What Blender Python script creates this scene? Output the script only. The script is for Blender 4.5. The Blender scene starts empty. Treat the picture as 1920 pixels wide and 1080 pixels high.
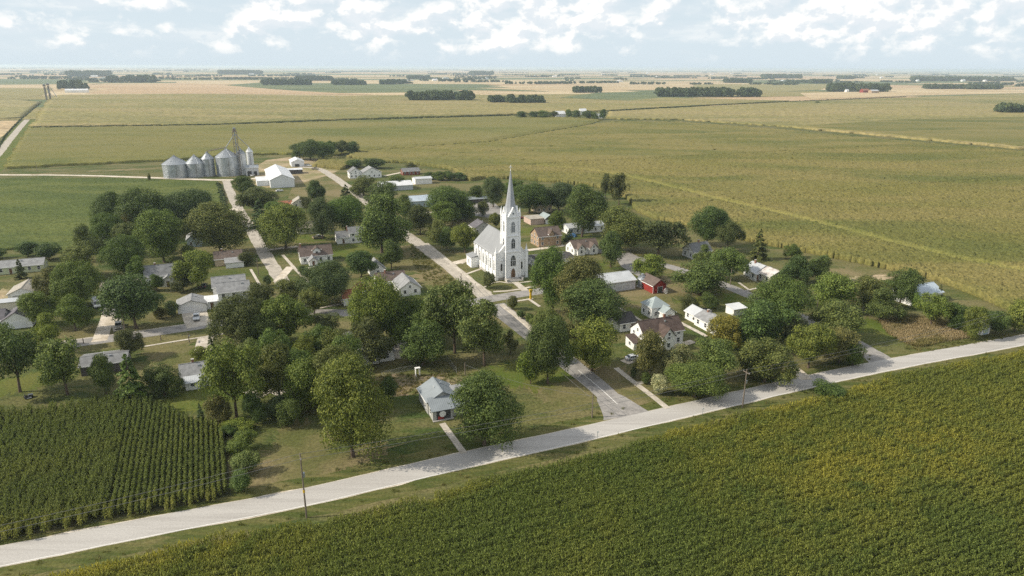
import bpy, bmesh, math, random
import numpy as np
from mathutils import Matrix, Vector
random.seed(7); RNG = np.random.default_rng(11)
SC = bpy.context.scene; COL = SC.collection
R = math.radians
# ------------------------------------------------------------------ camera
CAM_H = 78.0; FPX = 1280.0
TH = math.atan((540 - 126.5) / FPX); ROLL = R(0.27)
cam = bpy.data.cameras.new('camera'); cam.sensor_width = 36; cam.lens = FPX / 1920 * 36
cam.clip_start = 1; cam.clip_end = 120000
co = bpy.data.objects.new('camera', cam); COL.objects.link(co); SC.camera = co
cr, sr, ct, st = math.cos(ROLL), math.sin(ROLL), math.cos(TH), math.sin(TH)
right = Vector((cr, sr * st, sr * ct)); up = Vector((-sr, cr * st, cr * ct)); fwd = Vector((0, ct, -st))
M = Matrix((right, up, -fwd)).transposed().to_4x4(); M.translation = (0, 0, CAM_H); co.matrix_world = M
SC.render.resolution_x, SC.render.resolution_y = 1024, 576
# ------------------------------------------------------------------ sky and sun
SUN_EL, SUN_AZ = R(37), R(262)          # azimuth clockwise from +Y: the sun stands to the left, a little behind the camera
w = bpy.data.worlds.new('World'); SC.world = w; w.use_nodes = True
nt = w.node_tree; nt.nodes.clear()
def N(nt, typ, **kw):
    n = nt.nodes.new(typ)
    for k, v in kw.items():
        if k.startswith('i_'):
            key = k[2:]; n.inputs[int(key) if key.isdigit() else key].default_value = v
        else: setattr(n, k, v)
    return n
def L(nt, a, b): nt.links.new(a, b)
sky = N(nt, 'ShaderNodeTexSky', sky_type='NISHITA', sun_disc=False, sun_elevation=SUN_EL, sun_rotation=SUN_AZ,
        altitude=300, air_density=1.0, dust_density=1.6, ozone_density=2.2)
bg = N(nt, 'ShaderNodeBackground', i_Strength=0.09); 
hs = N(nt, 'ShaderNodeHueSaturation', i_Saturation=0.8); L(nt, sky.outputs[0], hs.inputs['Color']); L(nt, hs.outputs[0], bg.inputs[0])
tc = N(nt, 'ShaderNodeTexCoord')
def skynoise(shift, scale, detail, rough, zs):
    mp = N(nt, 'ShaderNodeMapping'); mp.inputs['Scale'].default_value = (1, 1, zs); mp.inputs['Location'].default_value = shift
    L(nt, tc.outputs['Generated'], mp.inputs[0])
    n = N(nt, 'ShaderNodeTexNoise', i_Scale=scale, i_Detail=detail, i_Roughness=rough, i_Distortion=0.15); L(nt, mp.outputs[0], n.inputs['Vector'])
    return n.outputs[0]
def MA(nt, op, a, b=None, c=None, clamp=False):
    n = N(nt, 'ShaderNodeMath', operation=op); n.use_clamp = clamp
    for i, v in enumerate((a, b, c)):
        if v is None: continue
        if isinstance(v, (int, float)): n.inputs[i].default_value = v
        else: L(nt, v, n.inputs[i])
    return n.outputs[0]
def SS(nt, v, a, b, lo=0., hi=1.):
    n = N(nt, 'ShaderNodeMapRange', interpolation_type='SMOOTHSTEP')
    n.inputs[1].default_value, n.inputs[2].default_value, n.inputs[3].default_value, n.inputs[4].default_value = a, b, lo, hi
    L(nt, v, n.inputs[0]); return n.outputs[0]
sep = N(nt, 'ShaderNodeSeparateXYZ'); L(nt, tc.outputs['Generated'], sep.inputs[0])
CLS = (0.31, 0.9, 0.02)
big = skynoise((5.3, 1.7, 0.), 4.2, 2, .5, 3.0)
c1 = skynoise(CLS, 20.0, 7, .56, 1.6)
c2 = skynoise((CLS[0] - .004, CLS[1], CLS[2] + .016), 20.0, 7, .56, 1.6)
wisp = skynoise((2.2, 7.1, .3), 7.0, 4, .55, 7.0)
dens = MA(nt, 'ADD', MA(nt, 'MULTIPLY', c1, .72), MA(nt, 'MULTIPLY', big, .40))
elm = SS(nt, sep.outputs[2], .010, .060)                        # fewer clouds close to the horizon
side = SS(nt, sep.outputs[0], -.62, .20)                        # denser cover from the middle of the view to the right
thr = MA(nt, 'SUBTRACT', MA(nt, 'ADD', dens, MA(nt, 'MULTIPLY', elm, .10)), MA(nt, 'SUBTRACT', .660, MA(nt, 'MULTIPLY', side, .075)))
mask = SS(nt, thr, -.045, .095)
mask = MA(nt, 'MAXIMUM', mask, MA(nt, 'MULTIPLY', SS(nt, wisp, .46, .74), MA(nt, 'MULTIPLY', SS(nt, sep.outputs[2], .0, .05), .55)))
mask = MA(nt, 'MULTIPLY', mask, SS(nt, sep.outputs[2], .004, .028))
lit = SS(nt, MA(nt, 'SUBTRACT', c1, c2), -.05, .045)
cc = N(nt, 'ShaderNodeMix', data_type='RGBA'); cc.inputs[6].default_value = (.77, .82, .86, 1); cc.inputs[7].default_value = (1.0, .99, .965, 1)
L(nt, lit, cc.inputs[0])
bg2 = N(nt, 'ShaderNodeBackground', i_Strength=1.0); L(nt, cc.outputs[2], bg2.inputs[0])
veil = N(nt, 'ShaderNodeBackground', i_Strength=1.0); veil.inputs[0].default_value = (.69, .795, .865, 1)   # thin high haze
mv = N(nt, 'ShaderNodeMixShader', i_0=.55); L(nt, bg.outputs[0], mv.inputs[1]); L(nt, veil.outputs[0], mv.inputs[2])
L(nt, SS(nt, sep.outputs[2], .5, .0, .12, .90), mv.inputs[0])
mx = N(nt, 'ShaderNodeMixShader'); L(nt, MA(nt, 'MULTIPLY', mask, .93), mx.inputs[0]); L(nt, mv.outputs[0], mx.inputs[1]); L(nt, bg2.outputs[0], mx.inputs[2])
wo = N(nt, 'ShaderNodeOutputWorld'); L(nt, mx.outputs[0], wo.inputs[0])
sl = bpy.data.lights.new('sun', 'SUN'); sl.energy = 5.0; sl.angle = R(.55); sl.color = (1, .91, .76)
so = bpy.data.objects.new('sun', sl); COL.objects.link(so)
tosun = Vector((math.sin(SUN_AZ) * math.cos(SUN_EL), math.cos(SUN_AZ) * math.cos(SUN_EL), math.sin(SUN_EL)))
so.rotation_euler = tosun.to_track_quat('Z', 'Y').to_euler(); so.location = (0, 0, 200)
vs = SC.view_settings; vs.view_transform = 'Standard'; vs.look = 'None'; vs.exposure = 0.12; vs.gamma = 1; vs.use_curve_mapping = False
SC.cycles.max_bounces = 6; SC.cycles.transparent_max_bounces = 8; SC.cycles.volume_bounces = 1
SC.cycles.use_denoising = False
SC.cycles.diffuse_bounces = 3; SC.cycles.glossy_bounces = 2; SC.cycles.transmission_bounces = 3; SC.cycles.caustics_reflective = False
# ------------------------------------------------------------------ survey: a point of the photograph -> the point of the ground it shows
def ray(x, y):
    u = (x - 960) / FPX; v = (540 - y) / FPX
    u, v = u * cr - v * sr, u * sr + v * cr
    return (u, ct + v * st, -st + v * ct)
def G(x, y, z=0.):
    r = ray(x, y); t = (z - CAM_H) / r[2]; return (r[0] * t, r[1] * t)
def mpp(x, y): return CAM_H / -ray(x, y)[2] / FPX             # metres per photo pixel there
def hgt(x, yb, yt):
    g = G(x, yb); r = ray(x, yt); return CAM_H + r[2] / r[1] * g[1]
GA = R(22.6); SV = np.array((math.cos(GA), math.sin(GA))); TV = np.array((-math.sin(GA), math.cos(GA)))
# ------------------------------------------------------------------ materials
MATS = {}
def newmat(name):
    m = bpy.data.materials.new(name); m.use_nodes = True; MATS[name] = m
    t = m.node_tree; b = t.nodes['Principled BSDF']; return m, t, b
def rgb(t, c):
    n = N(t, 'ShaderNodeRGB'); n.outputs[0].default_value = (*c, 1); return n.outputs[0]
def mixc(t, f, a, b, mode='MIX'):
    n = N(t, 'ShaderNodeMix', data_type='RGBA', blend_type=mode)
    for i, v in ((0, f), (6, a), (7, b)):
        if isinstance(v, (int, float)): n.inputs[i].default_value = v
        elif isinstance(v, tuple): n.inputs[i].default_value = (*v, 1)
        else: L(t, v, n.inputs[i])
    return n.outputs[2]
def wpos(t, scale=(1, 1, 1), rot=0., obj=False):
    v = N(t, 'ShaderNodeTexCoord').outputs['Object'] if obj else N(t, 'ShaderNodeNewGeometry').outputs['Position']
    mp = N(t, 'ShaderNodeMapping'); mp.inputs['Scale'].default_value = scale; mp.inputs['Rotation'].default_value = (0, 0, rot)
    L(t, v, mp.inputs[0]); return mp.outputs[0]
def noise(t, vec, scale, detail=3, rough=.55, dist=0.):
    n = N(t, 'ShaderNodeTexNoise', i_Scale=scale, i_Detail=detail, i_Roughness=rough, i_Distortion=dist); L(t, vec, n.inputs['Vector']); return n.outputs[0]
def bump(t, b, h, strength, dist):
    n = N(t, 'ShaderNodeBump', i_Strength=strength, i_Distance=dist); L(t, h, n.inputs['Height']); L(t, n.outputs[0], b.inputs['Normal'])
def plain(name, c, rough=.7, var=.18, scale=.6, metal=0., c2=None, ribs=None, bs=.5, spec=.3):
    """painted / weathered surface: base colour, broad stains, fine grain; ribs=(axis, per metre) adds siding laps or metal ribs as relief"""
    m, t, b = newmat(name); p = wpos(t, obj=True); pw = wpos(t)
    n1 = noise(t, pw, scale, 5, .6); n2 = noise(t, pw, scale * 9, 2, .6)
    dark = tuple(x * (1 - var * 1.6) for x in c); lt = tuple(min(1, x * (1 + var * .6)) for x in c)
    col = mixc(t, SS(t, n1, .3, .7), dark if c2 is None else c2, lt)
    col = mixc(t, MA(t, 'MULTIPLY', n2, .35), col, dark)
    L(t, col, b.inputs['Base Color']); b.inputs['Roughness'].default_value = rough; b.inputs['Metallic'].default_value = metal
    b.inputs['Specular IOR Level'].default_value = spec
    if ribs:
        wv = N(t, 'ShaderNodeTexWave', wave_type='BANDS', bands_direction=ribs[0], wave_profile='SAW' if ribs[0] == 'Z' else 'SIN', i_Scale=ribs[1] * .314, i_Distortion=0.)
        L(t, p, wv.inputs['Vector']); bump(t, b, wv.outputs['Fac'], bs, .03)
    return m
def soilmix(name, cols, scales, rough=.95, bs=.5, bd=.15, bscale=3., stretch=(1, 1, 1), rot=0., lo=.38, hi=.62, fine=.5):
    """ground cover: cols[0] broken up by patches of the others at the given sizes (1/m)"""
    m, t, b = newmat(name); p = wpos(t, stretch, rot); p0 = wpos(t)
    col = rgb(t, cols[0])
    for i, (c, s) in enumerate(zip(cols[1:], scales)):
        sh = N(t, 'ShaderNodeVectorMath', operation='ADD'); sh.inputs[1].default_value = (17.3 * i, 9.1 * i, 0); L(t, p, sh.inputs[0])
        col = mixc(t, SS(t, noise(t, sh.outputs[0], s, 5, .62, .4), lo, hi), col, c)
    g = noise(t, p0, bscale, 4, .7)
    col = mixc(t, fine, col, mixc(t, 1., col, mixc(t, SS(t, g, .3, .7), (.45, .45, .45), (1.5, 1.5, 1.5)), 'MULTIPLY'))
    L(t, col, b.inputs['Base Color']); b.inputs['Roughness'].default_value = rough; b.inputs['Specular IOR Level'].default_value = .1
    bump(t, b, g, bs, bd); return m
soilmix('lawn', stretch=(.5, 1.2, 1), rot=-GA, cols=[(.080, .096, .026), (.120, .116, .042), (.050, .074, .019), (.145, .130, .058)], scales=[.035, .16, .05], bscale=1.4, bd=.3, lo=.42, hi=.62, fine=.75)
soilmix('lush_lawn', [(.080, .110, .020), (.115, .122, .030)], [.1], bscale=1.6, bd=.2)
soilmix('dry_grass', [(.138, .126, .052), (.092, .100, .032), (.185, .153, .080)], [.09, .05], bscale=1.4, bd=.25)
soilmix('verge', [(.105, .108, .033), (.155, .138, .058), (.066, .082, .022)], [.12, .3], stretch=(.25, 1.4, 1), rot=-GA, bscale=1.8, bd=.25)
soilmix('dirt', [(.40, .315, .215), (.30, .235, .145), (.20, .185, .085)], [.08, .04], bscale=1.2, bd=.08)
soilmix('gravel', [(.52, .455, .37), (.40, .345, .265), (.60, .54, .46)], [.12, .3], bscale=2.5, bd=.04, stretch=(1, 1, 1))
soilmix('street_gravel', [(.38, .345, .295), (.29, .265, .225), (.44, .40, .345)], [.15, .4], bscale=2.5, bd=.03)
soilmix('highway_surface', [(.385, .370, .350), (.345, .330, .310), (.415, .40, .378)], [.25, .5], stretch=(.05, .9, 1), rot=-GA, bscale=3., bs=.2, bd=.02, fine=.18)
soilmix('worn_highway', [(.39, .365, .33), (.42, .39, .35), (.36, .335, .30)], [.25, .5], stretch=(.05, .9, 1), rot=-GA, bscale=3., bs=.2, bd=.02, fine=.2)
soilmix('asphalt', [(.185, .18, .175), (.235, .225, .215), (.12, .12, .118)], [.15, .3], bscale=3., bs=.2, bd=.02, fine=.25)
soilmix('pale_asphalt', [(.255, .245, .235), (.21, .20, .19), (.305, .29, .275)], [.2, .4], bscale=3., bs=.2, bd=.02, fine=.25)
soilmix('concrete_walk', [(.52, .475, .41), (.40, .36, .30)], [.3], bscale=2., bs=.2, bd=.02, fine=.3)
plain('church_roof', (.27, .28, .29), .85, .06, .3, ribs=('Z', 5.), bs=.3, spec=.15)
plain('slate_metal_roof', (.245, .275, .295), .45, .1, .25, ribs=('X', 2.2), bs=.6)
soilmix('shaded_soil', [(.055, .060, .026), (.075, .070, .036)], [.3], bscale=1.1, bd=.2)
soilmix('garden_soil', [(.20, .15, .095), (.10, .12, .032), (.27, .215, .14)], [.3, .12], bscale=1.1, bd=.4)
plain('road_paint', (.78, .77, .74), .8, .1); plain('yellow_paint', (.62, .40, .02), .6, .1)
for nm, c in dict(white_siding=(.80, .80, .78), cream_siding=(.68, .64, .53), grey_siding=(.42, .42, .40), tan_siding=(.46, .38, .27), blue_siding=(.38, .47, .53),
                  green_siding=(.52, .56, .36), dark_wall=(.10, .09, .085), pink_siding=(.55, .42, .36), church_white=(.86, .87, .88)).items():
    plain(nm, c, .65, .07, .5, ribs=('Z', 6.), bs=.35)
plain('metal_wall', (.50, .52, .54), .5, .08, .3, ribs=('X', 3.), bs=.5); plain('white_metal_wall', (.74, .76, .78), .5, .06, .3, ribs=('X', 3.), bs=.5)
plain('red_siding', (.27, .036, .028), .7, .18, .6, ribs=('X', 4.), bs=.4)
plain('brick_wall', (.40, .285, .185), .85, .15, 1.2, ribs=('Z', 8.), bs=.4); plain('red_brick', (.24, .075, .05), .85, .2, 1.2, ribs=('Z', 8.), bs=.4)
for nm, c in dict(grey_shingles=(.205, .21, .215), light_shingles=(.285, .29, .295), brown_shingles=(.145, .113, .098), dark_shingles=(.085, .08, .08), purple_shingles=(.145, .138, .152),
                  tan_shingles=(.31, .27, .22), rust_shingles=(.33, .145, .085), redbrown_shingles=(.105, .078, .068), beige_shingles=(.39, .36, .31)).items():
    plain(nm, c, .9, .18, .75, ribs=('Z', 5.), bs=.5, spec=.15)
for nm, c, ro in (('pale_metal_roof', (.47, .49, .51), .45), ('grey_metal_roof', (.25, .28, .30), .45), ('white_metal_roof', (.66, .675, .69), .45), ('teal_metal_roof', (.31, .36, .365), .45), ('blue_metal_roof', (.42, .49, .56), .45), ('spire_metal', (.34, .36, .39), .5)):
    plain(nm, c, ro, .1, .25, ribs=('X', 2.2), bs=.6)
plain('rusty_metal_roof', (.58, .57, .56), .6, .1, .35, c2=(.30, .24, .20), ribs=('X', 2.2))
plain('galvanised', (.44, .47, .50), .36, .10, .22, metal=.55, c2=(.30, .33, .36)); plain('galvanised_roof', (.36, .385, .41), .42, .10, .3, metal=.5)
plain('bin_white', (.62, .64, .65), .5, .08, .3); plain('lattice_metal', (.24, .20, .17), .6, .1, metal=.3)
plain('trim_white', (.82, .82, .81), .6, .05); plain('trim_dark', (.06, .06, .06), .6, .1); plain('door_wood', (.17, .095, .05), .6, .2); plain('door_white', (.74, .75, .76), .5, .05)
plain('stone_step', (.44, .42, .39), .85, .12); plain('chimney_brick', (.30, .16, .11), .9, .2, 2.); plain('pole_wood', (.20, .165, .13), .9, .2, 2.); plain('wire_grey', (.16, .16, .16), .6, .1)
plain('bark', (.135, .10, .072), .95, .3, 3.); plain('chain_link', (.42, .43, .43), .5, .1, metal=.4); plain('rubber', (.02, .02, .02), .8, .1)
m, t, b = newmat('glass'); b.inputs['Base Color'].default_value = (.022, .028, .034, 1); b.inputs['Roughness'].default_value = .08
for nm, c in dict(car_silver=(.52, .54, .56), car_white=(.80, .81, .82), car_blue=(.25, .33, .42), car_tan=(.30, .27, .21), car_dark=(.05, .055, .06), mower_green=(.05, .10, .04), car_red=(.32, .03, .03)).items():
    m = plain(nm, c, .28, .04, .5); m.node_tree.nodes['Principled BSDF'].inputs['Coat Weight'].default_value = .6
plain('lamp_glass', (.85, .84, .78), .2, .05); plain('lamp_red', (.5, .03, .02), .3, .05)
def leafmat(name, base=None, trans=.28, objcol=True, var=.35):
    m, t, b = newmat(name); oi = N(t, 'ShaderNodeObjectInfo')
    c = oi.outputs['Color'] if objcol else rgb(t, base)
    p = wpos(t); n1 = noise(t, p, .45, 3, .6); geo = N(t, 'ShaderNodeNewGeometry')
    k = MA(t, 'ADD', MA(t, 'MULTIPLY', n1, 1.1), MA(t, 'MULTIPLY', geo.outputs['Random Per Island'], .75))
    c2 = mixc(t, 1., c, (.48, .56, .46), 'MULTIPLY'); c3 = mixc(t, 1., c, (1.85, 1.62, 1.3), 'MULTIPLY')
    col = mixc(t, SS(t, k, .45, 1.35), c2, c3)
    L(t, col, b.inputs['Base Color']); b.inputs['Roughness'].default_value = .62; b.inputs['Specular IOR Level'].default_value = .22
    tr = N(t, 'ShaderNodeBsdfTranslucent'); L(t, mixc(t, 1., col, (1.25, 1.3, .6), 'MULTIPLY'), tr.inputs[0])
    ms = N(t, 'ShaderNodeMixShader', i_0=trans); L(t, b.outputs[0], ms.inputs[1]); L(t, tr.outputs[0], ms.inputs[2])
    L(t, ms.outputs[0], t.nodes['Material Output'].inputs[0]); return m
leafmat('leaves', trans=.2)
def cropmat(name, c0, c1, cy, s=.02, trans=.25, inst=True):
    """crop leaves: colour drifts over the field, per-plant variation, and a yellow share, ripening plus painted sunlit tone, kept in the 'ripe' attribute"""
    m, t, b = newmat(name); p = wpos(t, (.5, 1, 1), -GA); n1 = noise(t, p, s, 4, .6, .3); n2 = noise(t, wpos(t), .22, 3, .6); n3 = noise(t, wpos(t), 1.3, 2, .6); geo = N(t, 'ShaderNodeNewGeometry')
    at = N(t, 'ShaderNodeAttribute', attribute_name='yellow_tint', attribute_type='INSTANCER' if inst else 'GEOMETRY')
    col = mixc(t, SS(t, n1, .36, .66), c0, c1)
    col = mixc(t, MA(t, 'MULTIPLY', at.outputs['Fac'], SS(t, n2, .25, .6)), col, cy)
    k = MA(t, 'ADD', MA(t, 'MULTIPLY', n3, .9), MA(t, 'MULTIPLY', geo.outputs['Random Per Island'] if inst else noise(t, wpos(t), 1.1, 2, .6), .9))
    col = mixc(t, 1., col, mixc(t, SS(t, k, .5, 1.3), (.66, .69, .66), (1.38, 1.34, 1.22)), 'MULTIPLY')
    L(t, col, b.inputs['Base Color']); b.inputs['Roughness'].default_value = .7; b.inputs['Specular IOR Level'].default_value = .15
    if trans:
        tr = N(t, 'ShaderNodeBsdfTranslucent'); L(t, mixc(t, 1., col, (1.2, 1.25, .6), 'MULTIPLY'), tr.inputs[0])
        ms = N(t, 'ShaderNodeMixShader', i_0=trans); L(t, b.outputs[0], ms.inputs[1]); L(t, tr.outputs[0], ms.inputs[2]); L(t, ms.outputs[0], t.nodes['Material Output'].inputs[0])
    return m
cropmat('corn', (.128, .170, .044), (.180, .205, .050), (.36, .325, .06), .016)
cropmat('corn_left', (.122, .155, .044), (.150, .175, .050), (.30, .27, .055), .03)
cropmat('weed', (.29, .23, .135), (.37, .295, .185), (.16, .15, .05), .05)
def canopymat(name, cols, scales, stretch=(.35, 1, 1), yellow_tint=(.215, .205, .062), fs=1.2):
    m, t, b = newmat(name); p = wpos(t, stretch, -GA)
    col = rgb(t, cols[0])
    for i, (c, s) in enumerate(zip(cols[1:], scales)):
        sh = N(t, 'ShaderNodeVectorMath', operation='ADD'); sh.inputs[1].default_value = (117.3 * i, 39.1 * i, 0); L(t, p, sh.inputs[0])
        col = mixc(t, SS(t, noise(t, sh.outputs[0], s, 5, .6, .5), .38, .64), col, c)
    at = N(t, 'ShaderNodeAttribute', attribute_name='yellow_tint'); col = mixc(t, at.outputs['Fac'], col, yellow_tint)
    g = noise(t, wpos(t), fs, 3, .65)
    col = mixc(t, 1., col, mixc(t, SS(t, g, .32, .68), (.64, .67, .65), (1.26, 1.24, 1.2)), 'MULTIPLY')
    L(t, col, b.inputs['Base Color']); b.inputs['Roughness'].default_value = .85; b.inputs['Specular IOR Level'].default_value = .08
    bump(t, b, g, .6, .5); return m
canopymat('maize_gold', [(.152, .148, .043), (.178, .165, .052), (.112, .124, .036), (.188, .168, .062)], [.012, .02, .006])
canopymat('maize_olive', [(.150, .142, .043), (.178, .160, .051), (.110, .120, .036), (.195, .168, .062)], [.006, .012, .02])
canopymat('soy_green', [(.092, .116, .032), (.116, .132, .038), (.074, .098, .028)], [.02, .06])
canopymat('field_gold', [(.215, .192, .070), (.25, .215, .088), (.165, .160, .058), (.26, .215, .098)], [.004, .003, .008], fs=.15)
canopymat('field_tan', [(.43, .33, .20), (.37, .275, .165), (.50, .40, .26)], [.003, .006], fs=.1)
canopymat('field_brown', [(.40, .285, .175), (.45, .33, .21)], [.003], fs=.1)
canopymat('field_green', [(.125, .150, .070), (.16, .17, .075), (.10, .128, .065)], [.003, .006], fs=.1)
canopymat('field_olive', [(.225, .205, .090), (.27, .23, .11)], [.004], fs=.1)
# ------------------------------------------------------------------ mesh helpers
def tag(o, label=None, cat=None, group=None, kind=None):
    for k, v in (('label', label), ('category', cat), ('group', group), ('kind', kind)):
        if v: o[k] = v
    return o
def empty(name, loc, rz=0.):
    o = bpy.data.objects.new(name, None); COL.objects.link(o); o.location = (*loc[:2], loc[2] if len(loc) > 2 else 0.); o.rotation_euler = (0, 0, rz); o.empty_display_size = .5; return o
def link(name, me, parent=None, loc=(0, 0, 0), rz=0.):
    o = bpy.data.objects.new(name, me); COL.objects.link(o); o.parent = parent; o.location = loc; o.rotation_euler = (0, 0, rz); return o
class MB:
    def __init__(s): s.v = []; s.f = []; s.m = []; s.mats = []
    def mi(s, mat):
        if mat not in s.mats: s.mats.append(mat)
        return s.mats.index(mat)
    def add(s, vs, fs, mat):
        o = len(s.v); s.v += [tuple(map(float, p)) for p in vs]; k = s.mi(mat)
        for f in fs: s.f.append(tuple(i + o for i in f)); s.m.append(k)
        return s
    def box(s, x0, x1, y0, y1, z0, z1, mat):
        return s.add([(x0, y0, z0), (x1, y0, z0), (x1, y1, z0), (x0, y1, z0), (x0, y0, z1), (x1, y0, z1), (x1, y1, z1), (x0, y1, z1)],
                     [(0, 3, 2, 1), (4, 5, 6, 7), (0, 1, 5, 4), (1, 2, 6, 5), (2, 3, 7, 6), (3, 0, 4, 7)], mat)
    def prism(s, poly, axis, a, b, mat):
        """poly: (p, z) outline; extruded along axis 'x' or 'y' from a to b ('z': poly is (x, y))"""
        n = len(poly); f = {'x': lambda p, e: (e, p[0], p[1]), 'y': lambda p, e: (p[0], e, p[1]), 'z': lambda p, e: (p[0], p[1], e)}[axis]
        vs = [f(p, a) for p in poly] + [f(p, b) for p in poly]
        fs = [tuple(range(n))[::-1], tuple(range(n, 2 * n))] + [(i, (i + 1) % n, (i + 1) % n + n, i + n) for i in range(n)]
        return s.add(vs, fs, mat)
    def tube(s, p, q, r0, r1, mat, n=6, cap=True):
        p, q = Vector(p), Vector(q); d = (q - p).normalized(); a = d.orthogonal().normalized(); b = d.cross(a)
        vs = [tuple(c + (a * math.cos(2 * math.pi * i / n) + b * math.sin(2 * math.pi * i / n)) * r) for c, r in ((p, r0), (q, r1)) for i in range(n)]
        fs = [(i, (i + 1) % n, (i + 1) % n + n, i + n) for i in range(n)]
        if cap: fs += [tuple(range(n))[::-1], tuple(range(n, 2 * n))]
        return s.add(vs, fs, mat)
    def lathe(s, prof, n, mat, cx=0., cy=0., ph=0.):
        vs = [(cx + r * math.cos(ph + 2 * math.pi * i / n), cy + r * math.sin(ph + 2 * math.pi * i / n), z) for r, z in prof for i in range(n)]
        fs = [(k * n + i, k * n + (i + 1) % n, (k + 1) * n + (i + 1) % n, (k + 1) * n + i) for k in range(len(prof) - 1) for i in range(n)]
        fs.append(tuple(range((len(prof) - 1) * n, len(prof) * n)))
        return s.add(vs, fs, mat)
    def mesh(s, name, smooth=False):
        me = bpy.data.meshes.new(name); me.from_pydata(s.v, [], s.f)
        for k in s.mats: me.materials.append(MATS[k])
        me.polygons.foreach_set('material_index', s.m)
        if smooth: me.polygons.foreach_set('use_smooth', [True] * len(s.f))
        me.update(); return me
    def build(s, name, parent=None, loc=(0, 0, 0), rz=0., smooth=False):
        return link(name, s.mesh(name, smooth), parent, loc, rz)
def npmesh(name, V, F, mat, smooth=False, attrs=None):
    """V (n,3), F (m,k) equal-sized faces"""
    me = bpy.data.meshes.new(name); V = np.asarray(V, np.float32); F = np.asarray(F, np.int32); k = F.shape[1]
    me.vertices.add(len(V)); me.vertices.foreach_set('co', V.ravel()); me.loops.add(F.size); me.loops.foreach_set('vertex_index', F.ravel())
    me.polygons.add(len(F)); me.polygons.foreach_set('loop_start', np.arange(0, F.size, k, dtype=np.int32)); me.polygons.foreach_set('loop_total', np.full(len(F), k, np.int32))
    if smooth: me.polygons.foreach_set('use_smooth', np.ones(len(F), bool))
    if mat: me.materials.append(MATS[mat])
    for n, a in (attrs or {}).items():
        at = me.attributes.new(n, 'FLOAT', 'POINT'); at.data.foreach_set('value', np.asarray(a, np.float32))
    me.update(calc_edges=True); me.validate(); return me
def inside(P, poly):
    P = np.asarray(P); x, y = P[:, 0], P[:, 1]; poly = np.asarray(poly); r = np.zeros(len(P), bool); n = len(poly)
    for i in range(n):
        (x1, y1), (x2, y2) = poly[i], poly[(i + 1) % n]
        if y1 == y2: continue
        c = ((y1 > y) != (y2 > y)) & (x < (x2 - x1) * (y - y1) / (y2 - y1) + x1); r ^= c
    return r
def segdist(P, line):
    P = np.asarray(P); d = np.full(len(P), 1e9); line = np.asarray(line)
    for a, b in zip(line[:-1], line[1:]):
        ab = b - a; t = np.clip(((P - a) @ ab) / (ab @ ab), 0, 1); d = np.minimum(d, np.hypot(*(P - a - t[:, None] * ab).T))
    return d
# ------------------------------------------------------------------ ground, fields, roads
def sheet(name, pts, z, mat, kind='structure', label=None):
    """flat polygon, slightly subdivided outline; pts in world metres"""
    bm = bmesh.new(); vs = [bm.verts.new((p[0], p[1], z)) for p in pts]; f = bm.faces.new(vs)
    if f.normal.z < 0 or f.calc_area() and (f.normal_update() or f.normal.z < 0): f.normal_flip()
    bmesh.ops.triangulate(bm, faces=bm.faces[:]); me = bpy.data.meshes.new(name); bm.to_mesh(me); bm.free(); me.materials.append(MATS[mat])
    o = link(name, me); tag(o, label, None, None, kind); return o
def PG(pts, z=0.): return [G(x, y, z) for x, y in pts]
def smooth_line(pts, step=3., it=2):
    p = [np.array(q, float) for q in pts]
    for _ in range(it):
        q = [p[0]]
        for a, b in zip(p[:-1], p[1:]): q += [a * .75 + b * .25, a * .25 + b * .75]
        p = q + [p[-1]]
    return p
def strip(name, pts, width, z, mat, it=2, kind='structure', wob=.0, label=None):
    """road ribbon along world points; width a number or (start, end); wob roughens the edges"""
    p = smooth_line(pts, it=it)
    q = [p[0]]
    for a, b in zip(p[:-1], p[1:]):
        n = max(1, int(np.hypot(*(b - a)) / 4.)); q += [a + (b - a) * i / n for i in range(1, n + 1)]
    V = []; n = len(q)
    for i, c in enumerate(q):
        d = q[min(i + 1, n - 1)] - q[max(i - 1, 0)]; d /= np.hypot(*d) + 1e-9; nn = np.array((-d[1], d[0])); w_ = width if not isinstance(width, tuple) else width[0] + (width[1] - width[0]) * i / (n - 1)
        for s_ in (-1, 1):
            e = c + nn * s_ * (w_ / 2 + RNG.normal() * wob); V.append((e[0], e[1], z))
    F = [(2 * i, 2 * i + 1, 2 * i + 3, 2 * i + 2) for i in range(n - 1)]
    F = [f[::-1] for f in F]
    o = link(name, npmesh(name, V, F, mat)); tag(o, label, None, None, kind); return o
def blob(name, cx, cy, rx, ry, z, mat, seed=0, n=150, rough=.18, rot=0.):
    r = np.random.default_rng(seed); ph = r.uniform(0, 6.28, 5); pts = []
    c = np.array(G(cx, cy)); m_ = mpp(cx, cy)
    for i in range(n):
        a = 2 * math.pi * i / n; k = (1 + rough * sum(math.sin(a * (j + 2) + ph[j]) / (j + 1.5) for j in range(5))) * (1 + .16 * r.normal())
        x, y = rx * k * math.cos(a), ry * k * math.sin(a); pts.append((c[0] + x * math.cos(rot) - y * math.sin(rot), c[1] + x * math.sin(rot) + y * math.cos(rot)))
    return sheet(name, pts, z, mat)
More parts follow.
